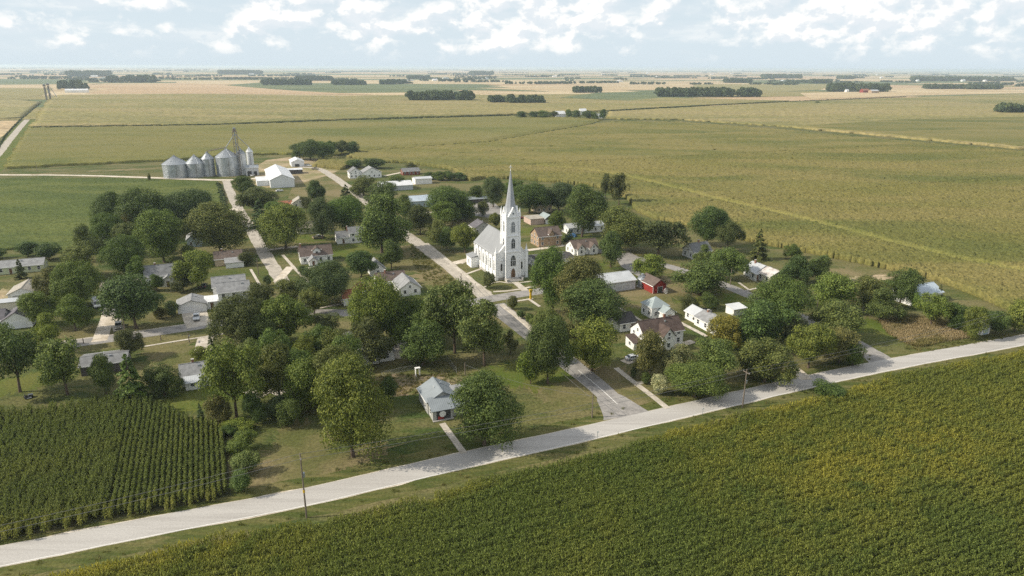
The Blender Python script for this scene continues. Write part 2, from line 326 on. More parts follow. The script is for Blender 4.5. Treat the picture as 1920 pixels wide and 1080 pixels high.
# the ground: one sheet to the horizon, finer near the town
def ring_ground():
    rs = [0, 60, 120, 200, 320, 500, 800, 1400, 2500, 5000, 10000, 20000, 45000, 90000]; n = 48; V = [(0, 200, 0)]; F = []
    for r in rs[1:]: V += [(r * math.cos(2 * math.pi * i / n), 200 + r * math.sin(2 * math.pi * i / n), 0) for i in range(n)]
    b = MB(); b.add(V, [(0, 1 + i, 1 + (i + 1) % n) for i in range(n)] + [(1 + k * n + i, 1 + (k + 1) * n + i, 1 + (k + 1) * n + (i + 1) % n, 1 + k * n + (i + 1) % n) for k in range(len(rs) - 2) for i in range(n)], 'lawn')
    tag(b.build('ground'), kind='structure')
ring_ground()
# --- highway: the two edges as surveyed, carried on past the frame
hw_n = [(0, 1025), (315, 962), (560, 919), (717, 884), (875, 848), (1076, 807), (1250, 765.5), (1388, 735), (1645, 679), (1917, 631)]
hw_s = [(0, 1063), (315, 1000), (560, 953), (717, 914), (875, 875), (1032, 838.5), (1158, 811), (1404, 751), (1653, 693), (1917, 646)]
def ext(P, d=140.):
    P = [np.array(p) for p in P]; k = np.polyfit([p[0] for p in P], [p[1] for p in P], 2)
    a = P[0] + (P[0] - P[2]) / np.hypot(*(P[0] - P[2])) * d; b = P[-1] + (P[-1] - P[-3]) / np.hypot(*(P[-1] - P[-3])) * d
    return [a] + P + [b]
HN = smooth_line(ext(PG(hw_n)), it=2); HS = smooth_line(ext(PG(hw_s)), it=2)
HC = [(a + b) / 2 for a, b in zip(HN, HS)]
HWW = float(np.mean([np.hypot(*(a - b)) * .835 for a, b in zip(HN[3:-3], HS[3:-3])]))
strip('highway_verge', [tuple(p) for p in HC], HWW + 7.5, .010, 'verge', it=0, wob=.25)
strip('highway_shoulder', [tuple(p) for p in HC], HWW + .35, .016, 'gravel', it=0, wob=.10)
strip('highway', [tuple(p) for p in HC], HWW, .024, 'highway_surface', it=0)
def off(line, d):
    r = []
    for i, c in enumerate(line):
        t_ = line[min(i + 1, len(line) - 1)] - line[max(i - 1, 0)]; t_ = t_ / np.hypot(*t_); r.append(c + np.array((-t_[1], t_[0])) * d)
    return r
strip('highway_edge_line', [tuple(p) for p in off(HC, -HWW / 2 + .22)], .14, .030, 'road_paint', it=0)
# --- streets
MAIN = PG([(1176, 778), (1128, 730), (1089, 699), (1040, 660), (985, 617), (925, 571)])
strip('main_street', MAIN, (5.3, 8.2), .020, 'pale_asphalt')
strip('main_street_apron', PG([(1178, 781), (1160, 762), (1140, 742)]), (13., 5.8), .019, 'pale_asphalt')
strip('dark_pavement', PG([(1046, 664), (1015, 640), (985, 617), (950, 591)]), 7.4, .026, 'asphalt', it=1, wob=.05)
strip('street_centre_line', PG([(1158, 758), (1122, 725), (1084, 694)]), .16, .030, 'road_paint', it=1)
strip('church_street', PG([(918, 562), (900, 547), (868, 520), (815, 478), (760, 440), (700, 388), (655, 352), (618, 327), (598, 315), (560, 313)]), 6.4, .018, 'street_gravel', wob=.15)
strip('cross_street', PG([(-160, 690), (0, 664), (160, 641), (300, 622), (425, 603), (560, 585), (700, 588), (830, 576), (900, 564), (950, 555), (1045, 541)]), 6.6, .022, 'pale_asphalt')
strip('cross_street_gutter', [tuple(p) for p in off(smooth_line(PG([(-160, 690), (0, 664), (160, 641), (300, 622), (425, 603)]), it=1), 3.4)], .7, .026, 'concrete_walk', it=1)
strip('west_street', PG([(600, 600), (560, 566), (528, 528), (482, 452), (462, 415), (443, 385), (428, 352), (424, 339)]), (5.6, 5.2), .017, 'street_gravel', wob=.15)
strip('grain_lane', PG([(-200, 324), (0, 328), (133, 328), (283, 333), (360, 336), (433, 338), (490, 334), (540, 322)]), (4.6, 6.5), .015, 'gravel', wob=.2)
strip('field_road', PG([(-60, 335), (-12, 300), (18, 262), (45, 230), (70, 205), (90, 188), (98, 180), (120, 170)]), (7., 8.), .014, 'street_gravel', wob=.2)
strip('field_road_verge', PG([(-60, 337), (-2, 302), (30, 262), (56, 230), (80, 205), (97, 189)]), 26., .009, 'lush_lawn')
strip('east_street', PG([(1665, 686), (1625, 655), (1560, 620), (1495, 592), (1420, 560), (1375, 541), (1320, 520), (1257, 500), (1210, 488), (1165, 478), (1120, 470)]), (6.2, 5.4), .018, 'pale_asphalt')
strip('east_street_apron', PG([(1668, 688), (1650, 674), (1628, 658)]), (9.5, 6.2), .017, 'pale_asphalt')
sheet('gravel_yard', PG([(478, 332), (470, 318), (500, 300), (560, 292), (605, 300), (640, 318), (610, 330), (560, 345), (500, 352), (470, 345)]), .012, 'dirt')
sheet('dry_yard', PG([(550, 345), (625, 322), (662, 352), (650, 372), (600, 385), (540, 372)]), .008, 'dry_grass')
sheet('parking_lot', PG([(885, 404), (888, 384), (905, 378), (925, 378), (940, 392), (955, 400), (930, 410)]), .014, 'pale_asphalt')
sheet('crossing_yard', PG([(1150, 478), (1180, 473), (1215, 490), (1235, 508), (1200, 520), (1165, 500)]), .013, 'pale_asphalt')
# --- walks, drives and kerbs
WALKS = [([(800, 456), (838, 486), (870, 515), (905, 541), (920, 549)], 1.5), ([(925, 547), (960, 545), (1005, 536)], 1.4), ([(862, 494), (880, 485)], 2.6), ([(868, 516), (905, 503)], 1.3), ([(985, 545), (966, 529)], 2.6), ([(905, 540), (930, 527), (960, 532), (1000, 527)], .9),
         ([(1155, 690), (1190, 718), (1222, 742), (1252, 766)], 1.6), ([(1193, 719), (1212, 716)], 1.5), ([(829, 794), (848, 820), (870, 850)], 1.5), ([(940, 571), (975, 598), (1016, 636)], 2.0), ([(960, 566), (1000, 560)], 1.2), ([(990, 560), (1012, 575)], 1.2),
         ([(270, 650), (330, 640), (420, 626)], .9), ([(530, 478), (560, 512), (580, 530)], 1.3), ([(560, 506), (592, 500)], 1.3), ([(470, 505), (490, 540)], 1.0), ([(600, 578), (650, 568)], 1.2),
         ([(1385, 530), (1406, 545)], 1.0), ([(1400, 545), (1440, 535)], 1.0), ([(1275, 605), (1325, 631)], 1.6), ([(1157, 576), (1180, 588), (1205, 603)], 1.0), ([(815, 450), (845, 478)], .0)]
for zi, (pts, wd) in enumerate(WALKS):
    if wd: strip('sidewalk', PG(pts), wd, .034 + .004 * zi, 'concrete_walk', it=1)
for zi, (pts, wd) in enumerate([([(186, 640), (196, 612), (204, 592), (209, 575)], 4.2), ([(375, 612), (368, 598), (364, 585)], 7.5), ([(386, 632), (379, 662)], 4.6), ([(216, 598), (223, 620)], 3.), ([(1482, 688), (1500, 700), (1512, 712)], 3.4), ([(520, 528), (545, 500)], 3.4), ([(455, 395), (432, 392)], 4.), ([(505, 468), (560, 462)], 3.2), ([(850, 494), (900, 482)], 4.2), ([(985, 470), (1058, 460)], 3.), ([(775, 398), (815, 398)], 3.2), ([(720, 330), (760, 322)], 3.2), ([(745, 347), (785, 345)], 4.), ([(1170, 680), (1195, 672)], 3.2), ([(470, 742), (510, 724), (540, 735)], 6.), ([(640, 625), (655, 635)], 6.), ([(735, 672), (760, 640)], 5.), ([(1300, 640), (1200, 668)], 2.6)]):
    strip('driveway', PG(pts), wd, .032 + .004 * zi, 'concrete_walk' if wd > 4.4 else 'gravel', it=1, wob=.05)
kb = smooth_line(PG([(943, 575), (978, 603), (1018, 640)]), it=1); q = MB()
for a, b2 in zip(kb[:-1], kb[1:]):
    d = (b2 - a) / np.hypot(*(b2 - a)); nn = np.array((d[1], -d[0])) * .15
    q.add([(*(a - nn), 0), (*(b2 - nn), 0), (*(b2 + nn), 0), (*(a + nn), 0), (*(a - nn), .14), (*(b2 - nn), .14), (*(b2 + nn), .14), (*(a + nn), .14)], [(4, 5, 6, 7), (0, 1, 5, 4), (2, 3, 7, 6), (3, 0, 4, 7), (1, 2, 6, 5)], 'concrete_walk')
tag(q.build('kerb'), kind='structure')
# --- patches of other ground cover
for a in [(640, 862, 9, 5, 'dry_grass', 3), (560, 850, 9, 12, 'dry_grass', 4), (1060, 735, 9, 8, 'dry_grass', 5), (985, 705, 12, 8, 'lush_lawn', 6), (320, 660, 8, 9, 'dry_grass', 7), (1590, 510, 22, 7, 'dry_grass', 8), (1620, 525, 14, 4, 'dirt', 9), (1300, 440, 16, 10, 'dry_grass', 10), (1240, 545, 20, 14, 'dry_grass', 11), (830, 520, 8, 18, 'dry_grass', 12), (780, 470, 9, 12, 'dry_grass', 13), (1160, 720, 8, 13, 'dry_grass', 14), (650, 470, 14, 9, 'lush_lawn', 15), (565, 448, 16, 7, 'lush_lawn', 16), (30, 720, 14, 6, 'lush_lawn', 17), (1350, 560, 13, 7, 'lush_lawn', 18), (1625, 610, 6, 12, 'lush_lawn', 19), (240, 318, 60, 7, 'dry_grass', 20), (30, 340, 45, 5, 'dry_grass', 21), (880, 405, 10, 7, 'lush_lawn', 22), (0, 553, 8, 5, 'dirt', 23), (430, 525, 6, 6, 'dry_grass', 24), (1450, 730, 8, 5, 'dry_grass', 25), (800, 340, 14, 8, 'dry_grass', 26), (1000, 435, 9, 8, 'lush_lawn', 27), (1110, 500, 10, 6, 'lush_lawn', 28), (1190, 590, 6, 6, 'lush_lawn', 29), (400, 745, 16, 7, 'lush_lawn', 30)]:
    blob('grass_patch', a[0], a[1], a[2], a[3], .003 + .0012 * (a[5] % 4), a[4], a[5], rot=GA, rough=.3)
sheet('garden_soil', PG([(690, 708), (745, 700), (800, 704), (862, 694), (868, 712), (850, 728), (790, 738), (735, 745), (700, 735)]), .011, 'garden_soil')
# ------------------------------------------------------------------ crops as a leaf canopy (mid distance) - rows, ragged tops, real edges
def canopy(name, poly, bands, h, mat, label=None, row=.3, jit=.38, strips=(), ang=GA, edge_ripe=0.):
    """poly in world metres; bands = [(t0, t1, spacing)] measured away from the highway"""
    poly = np.array(poly); ca, sa = math.cos(ang), math.sin(ang); P2 = np.stack([poly @ (ca, sa), poly @ (-sa, ca)], 1)
    VV, FF, RR = [], [], []; base = 0
    for t0, t1, ds in bands:
        s = np.arange(P2[:, 0].min() - ds, P2[:, 0].max() + ds * 2, ds); t_ = np.arange(max(t0, P2[:, 1].min() - ds), min(t1, P2[:, 1].max() + ds * 2), ds)
        if len(t_) < 2: continue
        S_, T_ = np.meshgrid(s, t_); ns, n_t = len(s), len(t_)
        jx = RNG.normal(0, ds * .22, S_.shape); jy = RNG.normal(0, ds * .22, S_.shape)
        cx = (S_[:-1, :-1] + ds / 2).ravel(); cy = (T_[:-1, :-1] + ds / 2).ravel()
        ins = inside(np.stack([cx, cy], 1), P2).reshape(n_t - 1, ns - 1)
        Z = h + RNG.normal(0, jit, S_.shape) + row * (np.arange(n_t)[:, None] % 2)
        S2, T2 = S_ + jx, T_ + jy; X = S2 * ca - T2 * sa; Y = S2 * sa + T2 * ca
        yellow_tint = np.zeros(S_.size); W = np.stack([X.ravel(), Y.ravel()], 1)
        if edge_ripe:
            d = segdist(W, np.vstack([poly, poly[:1]])); yellow_tint = np.clip(1 - d / edge_ripe, 0, 1) * RNG.uniform(.3, 1, len(d))
        Zr = Z.ravel()
        for line, wd, zz, rp in strips:
            d = segdist(W, np.array(line)); k = np.clip((wd - d) / (wd * .35), 0, 1); Zr = Zr * (1 - k) + (zz + RNG.normal(0, .15, len(k))) * k; yellow_tint = np.maximum(yellow_tint, k * rp * RNG.uniform(.75, 1.1, len(k)))
        V = np.stack([X.ravel(), Y.ravel(), Zr], 1)
        idx = np.arange(S_.size).reshape(S_.shape); j, i = np.nonzero(ins)
        F = np.stack([idx[j, i], idx[j, i + 1], idx[j + 1, i + 1], idx[j + 1, i]], 1)
        nv = len(V); Vg = V.copy(); Vg[:, 2] = 0; pad = np.pad(ins, 1); sk = []
        for dj, di, a, b in ((-1, 0, (0, 0), (0, 1)), (1, 0, (1, 1), (1, 0)), (0, -1, (1, 0), (0, 0)), (0, 1, (0, 1), (1, 1))):
            bb = ins & ~pad[1 + dj:1 + dj + ins.shape[0], 1 + di:1 + di + ins.shape[1]]; jj, ii = np.nonzero(bb)
            A = idx[jj + a[0], ii + a[1]]; B = idx[jj + b[0], ii + b[1]]; sk.append(np.stack([A, A + nv, B + nv, B], 1))
        F = np.vstack([F] + sk); V2 = np.vstack([V, Vg]); used = np.unique(F); mp_ = np.zeros(len(V2), np.int64); mp_[used] = np.arange(len(used))
        VV.append(V2[used]); FF.append(mp_[F] + base); RR.append(np.concatenate([yellow_tint, yellow_tint])[used]); base += len(used)
    o = link(name, npmesh(name, np.vstack(VV), np.vstack(FF), mat, attrs={'yellow_tint': np.concatenate(RR)})); tag(o, label, None, None, 'stuff'); return o
PATH = [(600, 300), (680, 285), (790, 277), (923, 267), (1007, 252), (1107, 235), (1153, 228), (1273, 229), (1463, 243), (1613, 258), (1913, 285), (2150, 310)]
up_ = lambda d: [(x, y + d) for x, y in PATH]
WAY = PG([(1000, 309), (1037, 313), (1100, 319), (1137, 324), (1175, 331), (1225, 342), (1275, 355), (1375, 380), (1475, 403), (1575, 428), (1675, 455), (1785, 482), (1915, 508), (2100, 550)], 1.5)
INF = 1e6
canopy('east_corn_field', PG([(652, 296)] + up_(2)[1:] + [(2200, 560), (2060, 600), (1950, 594), (1885, 580), (1830, 556), (1760, 528), (1680, 509), (1600, 492), (1520, 476), (1440, 460), (1380, 449), (1330, 437), (1280, 424), (1230, 412), (1195, 398), (1175, 372), (1120, 352), (1040, 342), (960, 336), (905, 336), (880, 340), (868, 330), (845, 318), (800, 312), (760, 306), (700, 305)]),
       [(-INF, 330, .85), (330, 520, 1.25), (520, 900, 3.), (900, INF, 6.)], 2.2, 'maize_olive', 'broad olive gold cornfield stretching away right of the town', strips=[(WAY, 3.8, 1.1, .55), (PG(PATH), 3.0, 1.3, .25)], edge_ripe=0)
canopy('north_corn_field', PG([(12, 317), (150, 310), (300, 303), (480, 291), (590, 289), (600, 297)] + [(x, y - 2) for x, y in PATH[1:6]] + [(1130, 225), (980, 219), (640, 229), (400, 237.5), (55, 242.5)]), [(-INF, 640, 1.6), (640, INF, 3.2)], 2.2, 'maize_gold',
       'gold green cornfield behind the row of grain bins', row=.15, jit=.2, strips=[(PG([(600, 297)] + [(x, y - 2) for x, y in PATH[1:6]] + [(1130, 225)]), 6., .5, .35), (PG([(12, 317), (150, 310), (300, 303), (480, 291), (590, 289)]), 5, 2., .55)])
canopy('west_soybean_field', PG([(-400, 345), (-100, 340), (80, 337), (200, 336), (300, 339), (408, 343), (418, 360), (424, 388), (380, 425), (250, 470), (180, 478), (110, 476), (60, 466), (0, 470), (-300, 490), (-500, 420)]), [(-INF, INF, 1.0)], 1.1, 'soy_green', 'smooth green bean field left of the town below the gravel lane', row=.12, jit=.13)
canopy('plot_corn', PG([(588, 313), (600, 303), (640, 299), (690, 304), (655, 312), (640, 319)]), [(-INF, INF, 1.4)], 2., 'maize_olive', 'small triangle of corn behind the white shed')
canopy('hedge_field', PG([(62, 239), (400, 234.5), (640, 225), (980, 214.5), (1140, 208), (1480, 190), (1250, 184), (1180, 190), (880, 178), (640, 181), (380, 177), (112, 179), (92, 189)]), [(-INF, INF, 7.)], 2., 'field_gold', 'pale gold cornfield beyond the long dark hedge line', row=.05, jit=.07)
canopy('far_field', PG([(1140, 222), (1160, 224), (1273, 225), (1463, 238), (1913, 280), (2300, 305), (2300, 215), (1920, 176), (1490, 192), (1145, 210.5)]), [(-INF, INF, 5.)], 2., 'field_gold', 'tan gold field beyond the faint path at right', row=.05, jit=.08)
canopy('green_field', PG([(1500, 239), (1700, 226), (1920, 222), (2200, 225), (2250, 295), (1913, 277), (1700, 258)]), [(-INF, INF, 5.)], 2.35, 'maize_olive', 'greener field at the right edge below the far farm', row=.05, jit=.08)
canopy('left_far_field', PG([(-300, 235), (-50, 224), (38, 222), (75, 192), (30, 188), (-200, 190)]), [(-INF, INF, 6.)], 1.8, 'field_olive', 'olive field left of the long straight field road', row=.05, jit=.08)
sheet('left_bare_field', PG([(-300, 300), (-30, 280), (12, 250), (34, 226), (-100, 227), (-300, 236)]), .05, 'field_tan')
# far patchwork of fields out to the horizon
def patchwork():
    pal = ['field_tan', 'field_brown', 'field_green', 'field_gold', 'field_tan', 'field_tan', 'field_green', 'field_brown']; bk = {}
    r = random.Random(5)
    def quad(s0, s1, t0, t1, mat, z): bk.setdefault(mat, []).append([(s * SV[0] + t * TV[0], s * SV[1] + t * TV[1], z) for s, t in ((s0, t0), (s1, t0), (s1, t1), (s0, t1))])
    for (ta, tb, dt, ds) in ((1250, 3600, 330, 900), (3600, 9000, 620, 1500), (9000, 22000, 1400, 3200), (22000, 46000, 3600, 8000)):
        t = ta
        while t < tb:
            d = dt * r.uniform(.5, 1.5); s = -t * 1.4
            while s < t * 1.9:
                e = ds * r.uniform(.4, 1.6)
                quad(s + 4, s + e - 4, t + 4, t + d - 4, r.choice(pal), .1 + r.random() * .3); s += e
            t += d
    for k, qs in bk.items():
        V = np.array(qs).reshape(-1, 3); tag(link('distant_fields', npmesh('distant_fields', V, np.arange(len(V)).reshape(-1, 4), k)), kind='structure')
patchwork()
for pts, m_ in [([(160, 176), (240, 160), (330, 156), (420, 160), (560, 171), (700, 178), (380, 176)], 'field_brown'), ([(420, 160), (500, 154), (640, 158), (780, 160), (1000, 170), (1030, 172), (800, 168), (640, 167), (520, 168)], 'field_green'), ([(-100, 160), (110, 158), (200, 150), (60, 148), (-100, 148)], 'field_green'), ([(640, 150), (1000, 152), (1300, 154), (1290, 160), (900, 158), (640, 157)], 'field_tan'), ([(1050, 183), (1120, 174), (1240, 171), (1420, 174), (1300, 183), (1180, 189)], 'field_green'), ([(1300, 158), (1560, 158), (1540, 168), (1440, 174), (1300, 168)], 'field_olive'), ([(1500, 175), (1700, 168), (1960, 168), (1960, 174), (1700, 180), (1520, 186)], 'field_tan'), ([(-100, 186), (30, 186), (85, 178), (100, 166), (-100, 164)], 'field_gold')]:
    sheet('field', PG(pts), .62, m_)
# ------------------------------------------------------------------ crops and woods too many to count: instances on surveyed points
def protos(name, meshes):
    c = bpy.data.collections.new(name)
    for i, me in enumerate(meshes): c.objects.link(bpy.data.objects.new('%s_%02d' % (name, i), me))
    return c
def scatter(name, P, rz, scl, idx, coll, label, yellow_tint=None, group=None):
    me = bpy.data.meshes.new(name); n = len(P); me.vertices.add(n); me.vertices.foreach_set('co', np.asarray(P, np.float32).ravel())
    rot = np.zeros((n, 3), np.float32); rot[:, 2] = rz
    scl = np.asarray(scl, np.float32); scl = np.repeat(scl[:, None], 3, 1) if scl.ndim == 1 else scl
    for nm, ty, a in (('rot', 'FLOAT_VECTOR', rot), ('scl', 'FLOAT_VECTOR', scl)):
        me.attributes.new(nm, ty, 'POINT').data.foreach_set('vector', np.ascontiguousarray(a, np.float32).ravel())
    me.attributes.new('pick', 'INT', 'POINT').data.foreach_set('value', np.asarray(idx, np.int32))
    me.attributes.new('yellow_tint', 'FLOAT', 'POINT').data.foreach_set('value', np.asarray(yellow_tint if yellow_tint is not None else np.zeros(n), np.float32))
    o = link(name, me); g = bpy.data.node_groups.new(name, 'GeometryNodeTree')
    g.interface.new_socket('Geometry', in_out='INPUT', socket_type='NodeSocketGeometry'); g.interface.new_socket('Geometry', in_out='OUTPUT', socket_type='NodeSocketGeometry')
    gi, go = g.nodes.new('NodeGroupInput'), g.nodes.new('NodeGroupOutput'); ip = g.nodes.new('GeometryNodeInstanceOnPoints'); ci = g.nodes.new('GeometryNodeCollectionInfo')
    ci.inputs[0].default_value = coll; ci.inputs[1].default_value = True; ci.inputs[2].default_value = True
    def att(nm, ty): a = g.nodes.new('GeometryNodeInputNamedAttribute'); a.data_type = ty; a.inputs[0].default_value = nm; return a.outputs[0]
    g.links.new(gi.outputs[0], ip.inputs['Points']); g.links.new(ci.outputs[0], ip.inputs['Instance']); ip.inputs['Pick Instance'].default_value = True
    g.links.new(att('pick', 'INT'), ip.inputs['Instance Index']); g.links.new(att('rot', 'FLOAT_VECTOR'), ip.inputs['Rotation']); g.links.new(att('scl', 'FLOAT_VECTOR'), ip.inputs['Scale'])
    g.links.new(ip.outputs[0], go.inputs[0]); md = o.modifiers.new('scatter', 'NODES'); md.node_group = g
    return tag(o, label, None, group, 'stuff')
def corn_row(seed, length, mat, gap=.24, leaves=7, h=2.35, wide=.5, jit=.06):
    """a stretch of one corn row: stalks with arching blades and tassels"""
    r = np.random.default_rng(seed); V, F = [], []
    def quad(a, b, c, d): k = len(V); V.extend([a, b, c, d]); F.append((k, k + 1, k + 2, k + 3))
    for x in np.arange(-length / 2, length / 2, gap):
        bx, by = x + r.normal(0, .04), r.normal(0, jit); H_ = h * r.uniform(.80, 1.10); lean = r.normal(0, .05, 2)
        for k in range(leaves):
            z0 = H_ * (.30 + .62 * k / leaves) + r.normal(0, .05); a = r.uniform(0, 6.283); l = wide * r.uniform(.7, 1.25) * (1 - .25 * k / leaves); wd = .062
            d = np.array((math.cos(a), math.sin(a))); nn = np.array((-d[1], d[0])) * wd; b0 = np.array((bx, by)) + lean * z0
            p1 = b0 + d * l * .55; p2 = b0 + d * l; z1 = z0 + r.uniform(.10, .30); z2 = z1 - r.uniform(.05, .35)
            quad((*(b0 - nn), z0), (*(b0 + nn), z0), (*(p1 + nn * 1.2), z1), (*(p1 - nn * 1.2), z1)); quad((*(p1 - nn * 1.2), z1), (*(p1 + nn * 1.2), z1), (*(p2 + nn * .2), z2), (*(p2 - nn * .2), z2))
        t0 = np.array((bx, by)) + lean * H_; quad((t0[0] - .03, t0[1], H_ - .5), (t0[0] + .03, t0[1], H_ - .5), (t0[0] + .05 + r.normal(0, .05), t0[1] + r.normal(0, .06), H_ + .18), (t0[0] - .05, t0[1], H_ + .16))
        quad((bx - .03, by, 0), (bx + .03, by, 0), (t0[0] + .02, t0[1], H_ - .3), (t0[0] - .02, t0[1], H_ - .3))
    return npmesh('corn_row', V, F, mat)
def rows_in(poly, ang, rowgap, seg, skew=.0):
    poly = np.array(poly); d = np.array((math.cos(ang), math.sin(ang))); n = np.array((-d[1], d[0])); a = poly @ d; b = poly @ n
    S_, T_ = np.meshgrid(np.arange(a.min(), a.max(), seg), np.arange(b.min(), b.max(), rowgap)); S_ = S_ + RNG.uniform(-.5, .5, (S_.shape[0], 1)) * seg
    W = S_.ravel()[:, None] * d + T_.ravel()[:, None] * n; return W[inside(W, poly)]
# foreground field south of the highway
NE = PG([(-120, 1090), (60, 1080), (201, 1046), (390, 1006), (472, 990), (598, 975), (686, 950), (796, 929), (906, 895), (1032, 866), (1158, 836), (1270, 801), (1413, 768), (1567, 733), (1690, 696), (1920, 655), (2060, 628)], 2.2)
poly = NE + [(230, 150), (150, 40), (-40, 40), (-120, 60)]
W = rows_in(poly, GA, 1.02, 3.2); d_edge = segdist(W, NE)
def vnoise(W, sc, seed):
    r = np.random.default_rng(seed); a = np.zeros(len(W))
    for k in range(7):
        f = r.normal(0, sc, 2); a += np.sin(W @ f + r.uniform(0, 6.28))
    return a / 7 ** .5
yel = np.array(G(1700, 860)); yl2 = np.array(G(1560, 905)); yr = np.exp(-(((W - yel) @ SV) / 26) ** 2 - (((W - yel) @ TV) / 12) ** 2) * .4 + np.exp(-(((W - yl2) @ SV) / 17) ** 2 - (((W - yl2) @ TV) / 9) ** 2) * .26
east = np.clip((W @ SV - 25) / 70, 0, 1) * .26  # paints a yellow sunlit look into the corn towards the right
wl = np.clip((np.array(G(500, 985)) @ SV - W @ SV) / 6, 0, 1) * np.clip(1.4 - d_edge / 5, 0, 1)
yellow_tint = np.clip(.04 + .6 * wl + east * .9 + .12 * vnoise(W, .07, 3) + yr + .55 * np.clip(1 - d_edge / 4.5, 0, 1) * np.clip(vnoise(W, .12, 9) + .35, 0, 1), 0, 1)
cc_ = protos('foreground_corn_rows', [corn_row(40 + i, 3.3, 'corn', wide=.46, leaves=11, gap=.22) for i in range(6)])
n = len(W)
scatter('foreground_corn', np.c_[W + RNG.normal(0, .07, W.shape), np.zeros(n)], np.where(RNG.random(n) < .5, GA, GA + math.pi) + RNG.normal(0, .05, n), np.c_[np.ones(n), np.ones(n), RNG.normal(1, .09, n) + .06 * vnoise(W, .2, 5)], RNG.integers(0, 6, n), cc_, 'dark green corn filling the foreground below the highway', yellow_tint)
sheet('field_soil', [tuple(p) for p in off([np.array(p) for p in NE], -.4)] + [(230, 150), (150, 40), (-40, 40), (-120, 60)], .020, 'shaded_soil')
# left field north of the highway: solid part and the part with open rows
LW = PG([(-160, 1050), (0, 1012), (100, 996), (200, 976), (206, 972), (226, 812), (238, 786), (290, 760), (283, 755), (200, 758), (135, 766), (0, 779), (-160, 795)])
LR = PG([(204, 974), (315, 955), (434, 929), (428, 870), (423, 812), (400, 800), (356, 793), (320, 772), (288, 760), (238, 787), (226, 812)])
ccl = protos('left_corn_rows', [corn_row(60 + i, 3.3, 'corn_left', leaves=10) for i in range(5)]); cco = protos('open_corn_rows', [corn_row(80 + i, 3.3, 'corn_left', gap=.17, leaves=10, wide=.50, jit=.06, h=2.1) for i in range(4)])
for nm, pl, gap, coll, lab, k in (('left_corn', LW, .74, ccl, 'solid corn at the lower left between lawn and highway', 5), ('open_row_corn', LR, 1.0, cco, 'corn in clear open rows beside the left lawn', 4)):
    W = rows_in(pl, GA + math.pi / 2 + R(1.2), gap, 3.2); n = len(W); de = segdist(W, PG([(0, 1012), (200, 976), (434, 929)])); solid = nm == 'left_corn'
    scatter(nm, np.c_[W + RNG.normal(0, .10 if solid else .02, W.shape), np.zeros(n)], GA + math.pi / 2 + R(1.2) + np.where(RNG.random(n) < .5, 0, math.pi) + RNG.normal(0, .12 if solid else .012, n), np.c_[np.ones(n), np.ones(n), RNG.normal(1, .07, n)], RNG.integers(0, k, n), coll, lab, np.clip(.06 + .4 * np.clip(1 - de / 4, 0, 1) + .08 * vnoise(W, .15, 2), 0, 1))
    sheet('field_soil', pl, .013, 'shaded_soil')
# ragged weeds and grass tufts
def tuft(seed, mat, n=26, h=.8, r0=.55):
    r = np.random.default_rng(seed); V, F = [], []
    for i in range(n):
        a, rr = r.uniform(0, 6.28), r.uniform(0, r0); b0 = np.array((math.cos(a) * rr, math.sin(a) * rr)); a2 = r.uniform(0, 6.28); dd = np.array((math.cos(a2), math.sin(a2))); nn = np.array((-dd[1], dd[0])) * .04; hh = h * r.uniform(.5, 1.2); e = b0 + dd * hh * r.uniform(.1, .6)
        k = len(V); V += [(*(b0 - nn), 0), (*(b0 + nn), 0), (*(e + nn), hh), (*(e - nn), hh)]; F.append((k, k + 1, k + 2, k + 3))
    return npmesh('tuft', V, F, mat)
cropmat('tall_grass', (.105, .125, .034), (.150, .145, .052), (.24, .20, .095), .06)
cwd = protos('weed_tufts', [tuft(5 + i, 'weed', 30, .9, .8) for i in range(4)]); cgr = protos('grass_tufts', [tuft(15 + i, 'tall_grass', 20, .45, .6) for i in range(4)])
def fill(poly, n, seed):
    r = np.random.default_rng(seed); poly = np.array(poly); P = r.uniform(poly.min(0), poly.max(0), (n * 4, 2)); return P[inside(P, poly)][:n]
PLOT = PG([(1650, 603), (1700, 594), (1760, 600), (1815, 622), (1822, 632), (1770, 641), (1722, 652), (1690, 640), (1665, 625)])
sheet('weed_plot', PLOT, .009, 'dry_grass'); W = fill(PLOT, 1500, 3); n = len(W)
scatter('dry_weeds', np.c_[W, np.zeros(n)], RNG.uniform(0, 6.28, n), RNG.uniform(.6, 1.2, n), RNG.integers(0, 4, n), cwd, 'tall dry brown weeds on the plot beside the highway at right', np.clip(vnoise(W, .2, 4), 0, 1) * .8)
vs_ = []
for a, b2, k in ((off(HC, HWW / 2 + .8), off(HC, HWW / 2 + 4.), 3200), (off(HC, -HWW / 2 - .8), off(HC, -HWW / 2 - 4.), 3200)): vs_.append(fill([tuple(p) for p in a] + [tuple(p) for p in b2[::-1]], k, k))
for pl, k in (([(690, 708), (745, 700), (800, 704), (862, 694), (868, 712), (850, 728), (790, 738), (735, 745), (700, 735)], 420), ([(770, 455), (800, 480), (850, 525), (880, 552), (830, 550), (790, 520), (770, 490)], 700), ([(1640, 600), (1700, 655), (1740, 660), (1900, 632), (1880, 625), (1720, 652)], 300)): vs_.append(fill(PG(pl), k, k))
W = np.vstack(vs_); n = len(W)
scatter('rough_grass', np.c_[W, np.zeros(n)], RNG.uniform(0, 6.28, n), RNG.uniform(.4, 1.15, n), RNG.integers(0, 4, n), cgr, 'rough unmown grass along the highway and waste plots', np.clip(vnoise(W, .15, 6) * .6, 0, 1))
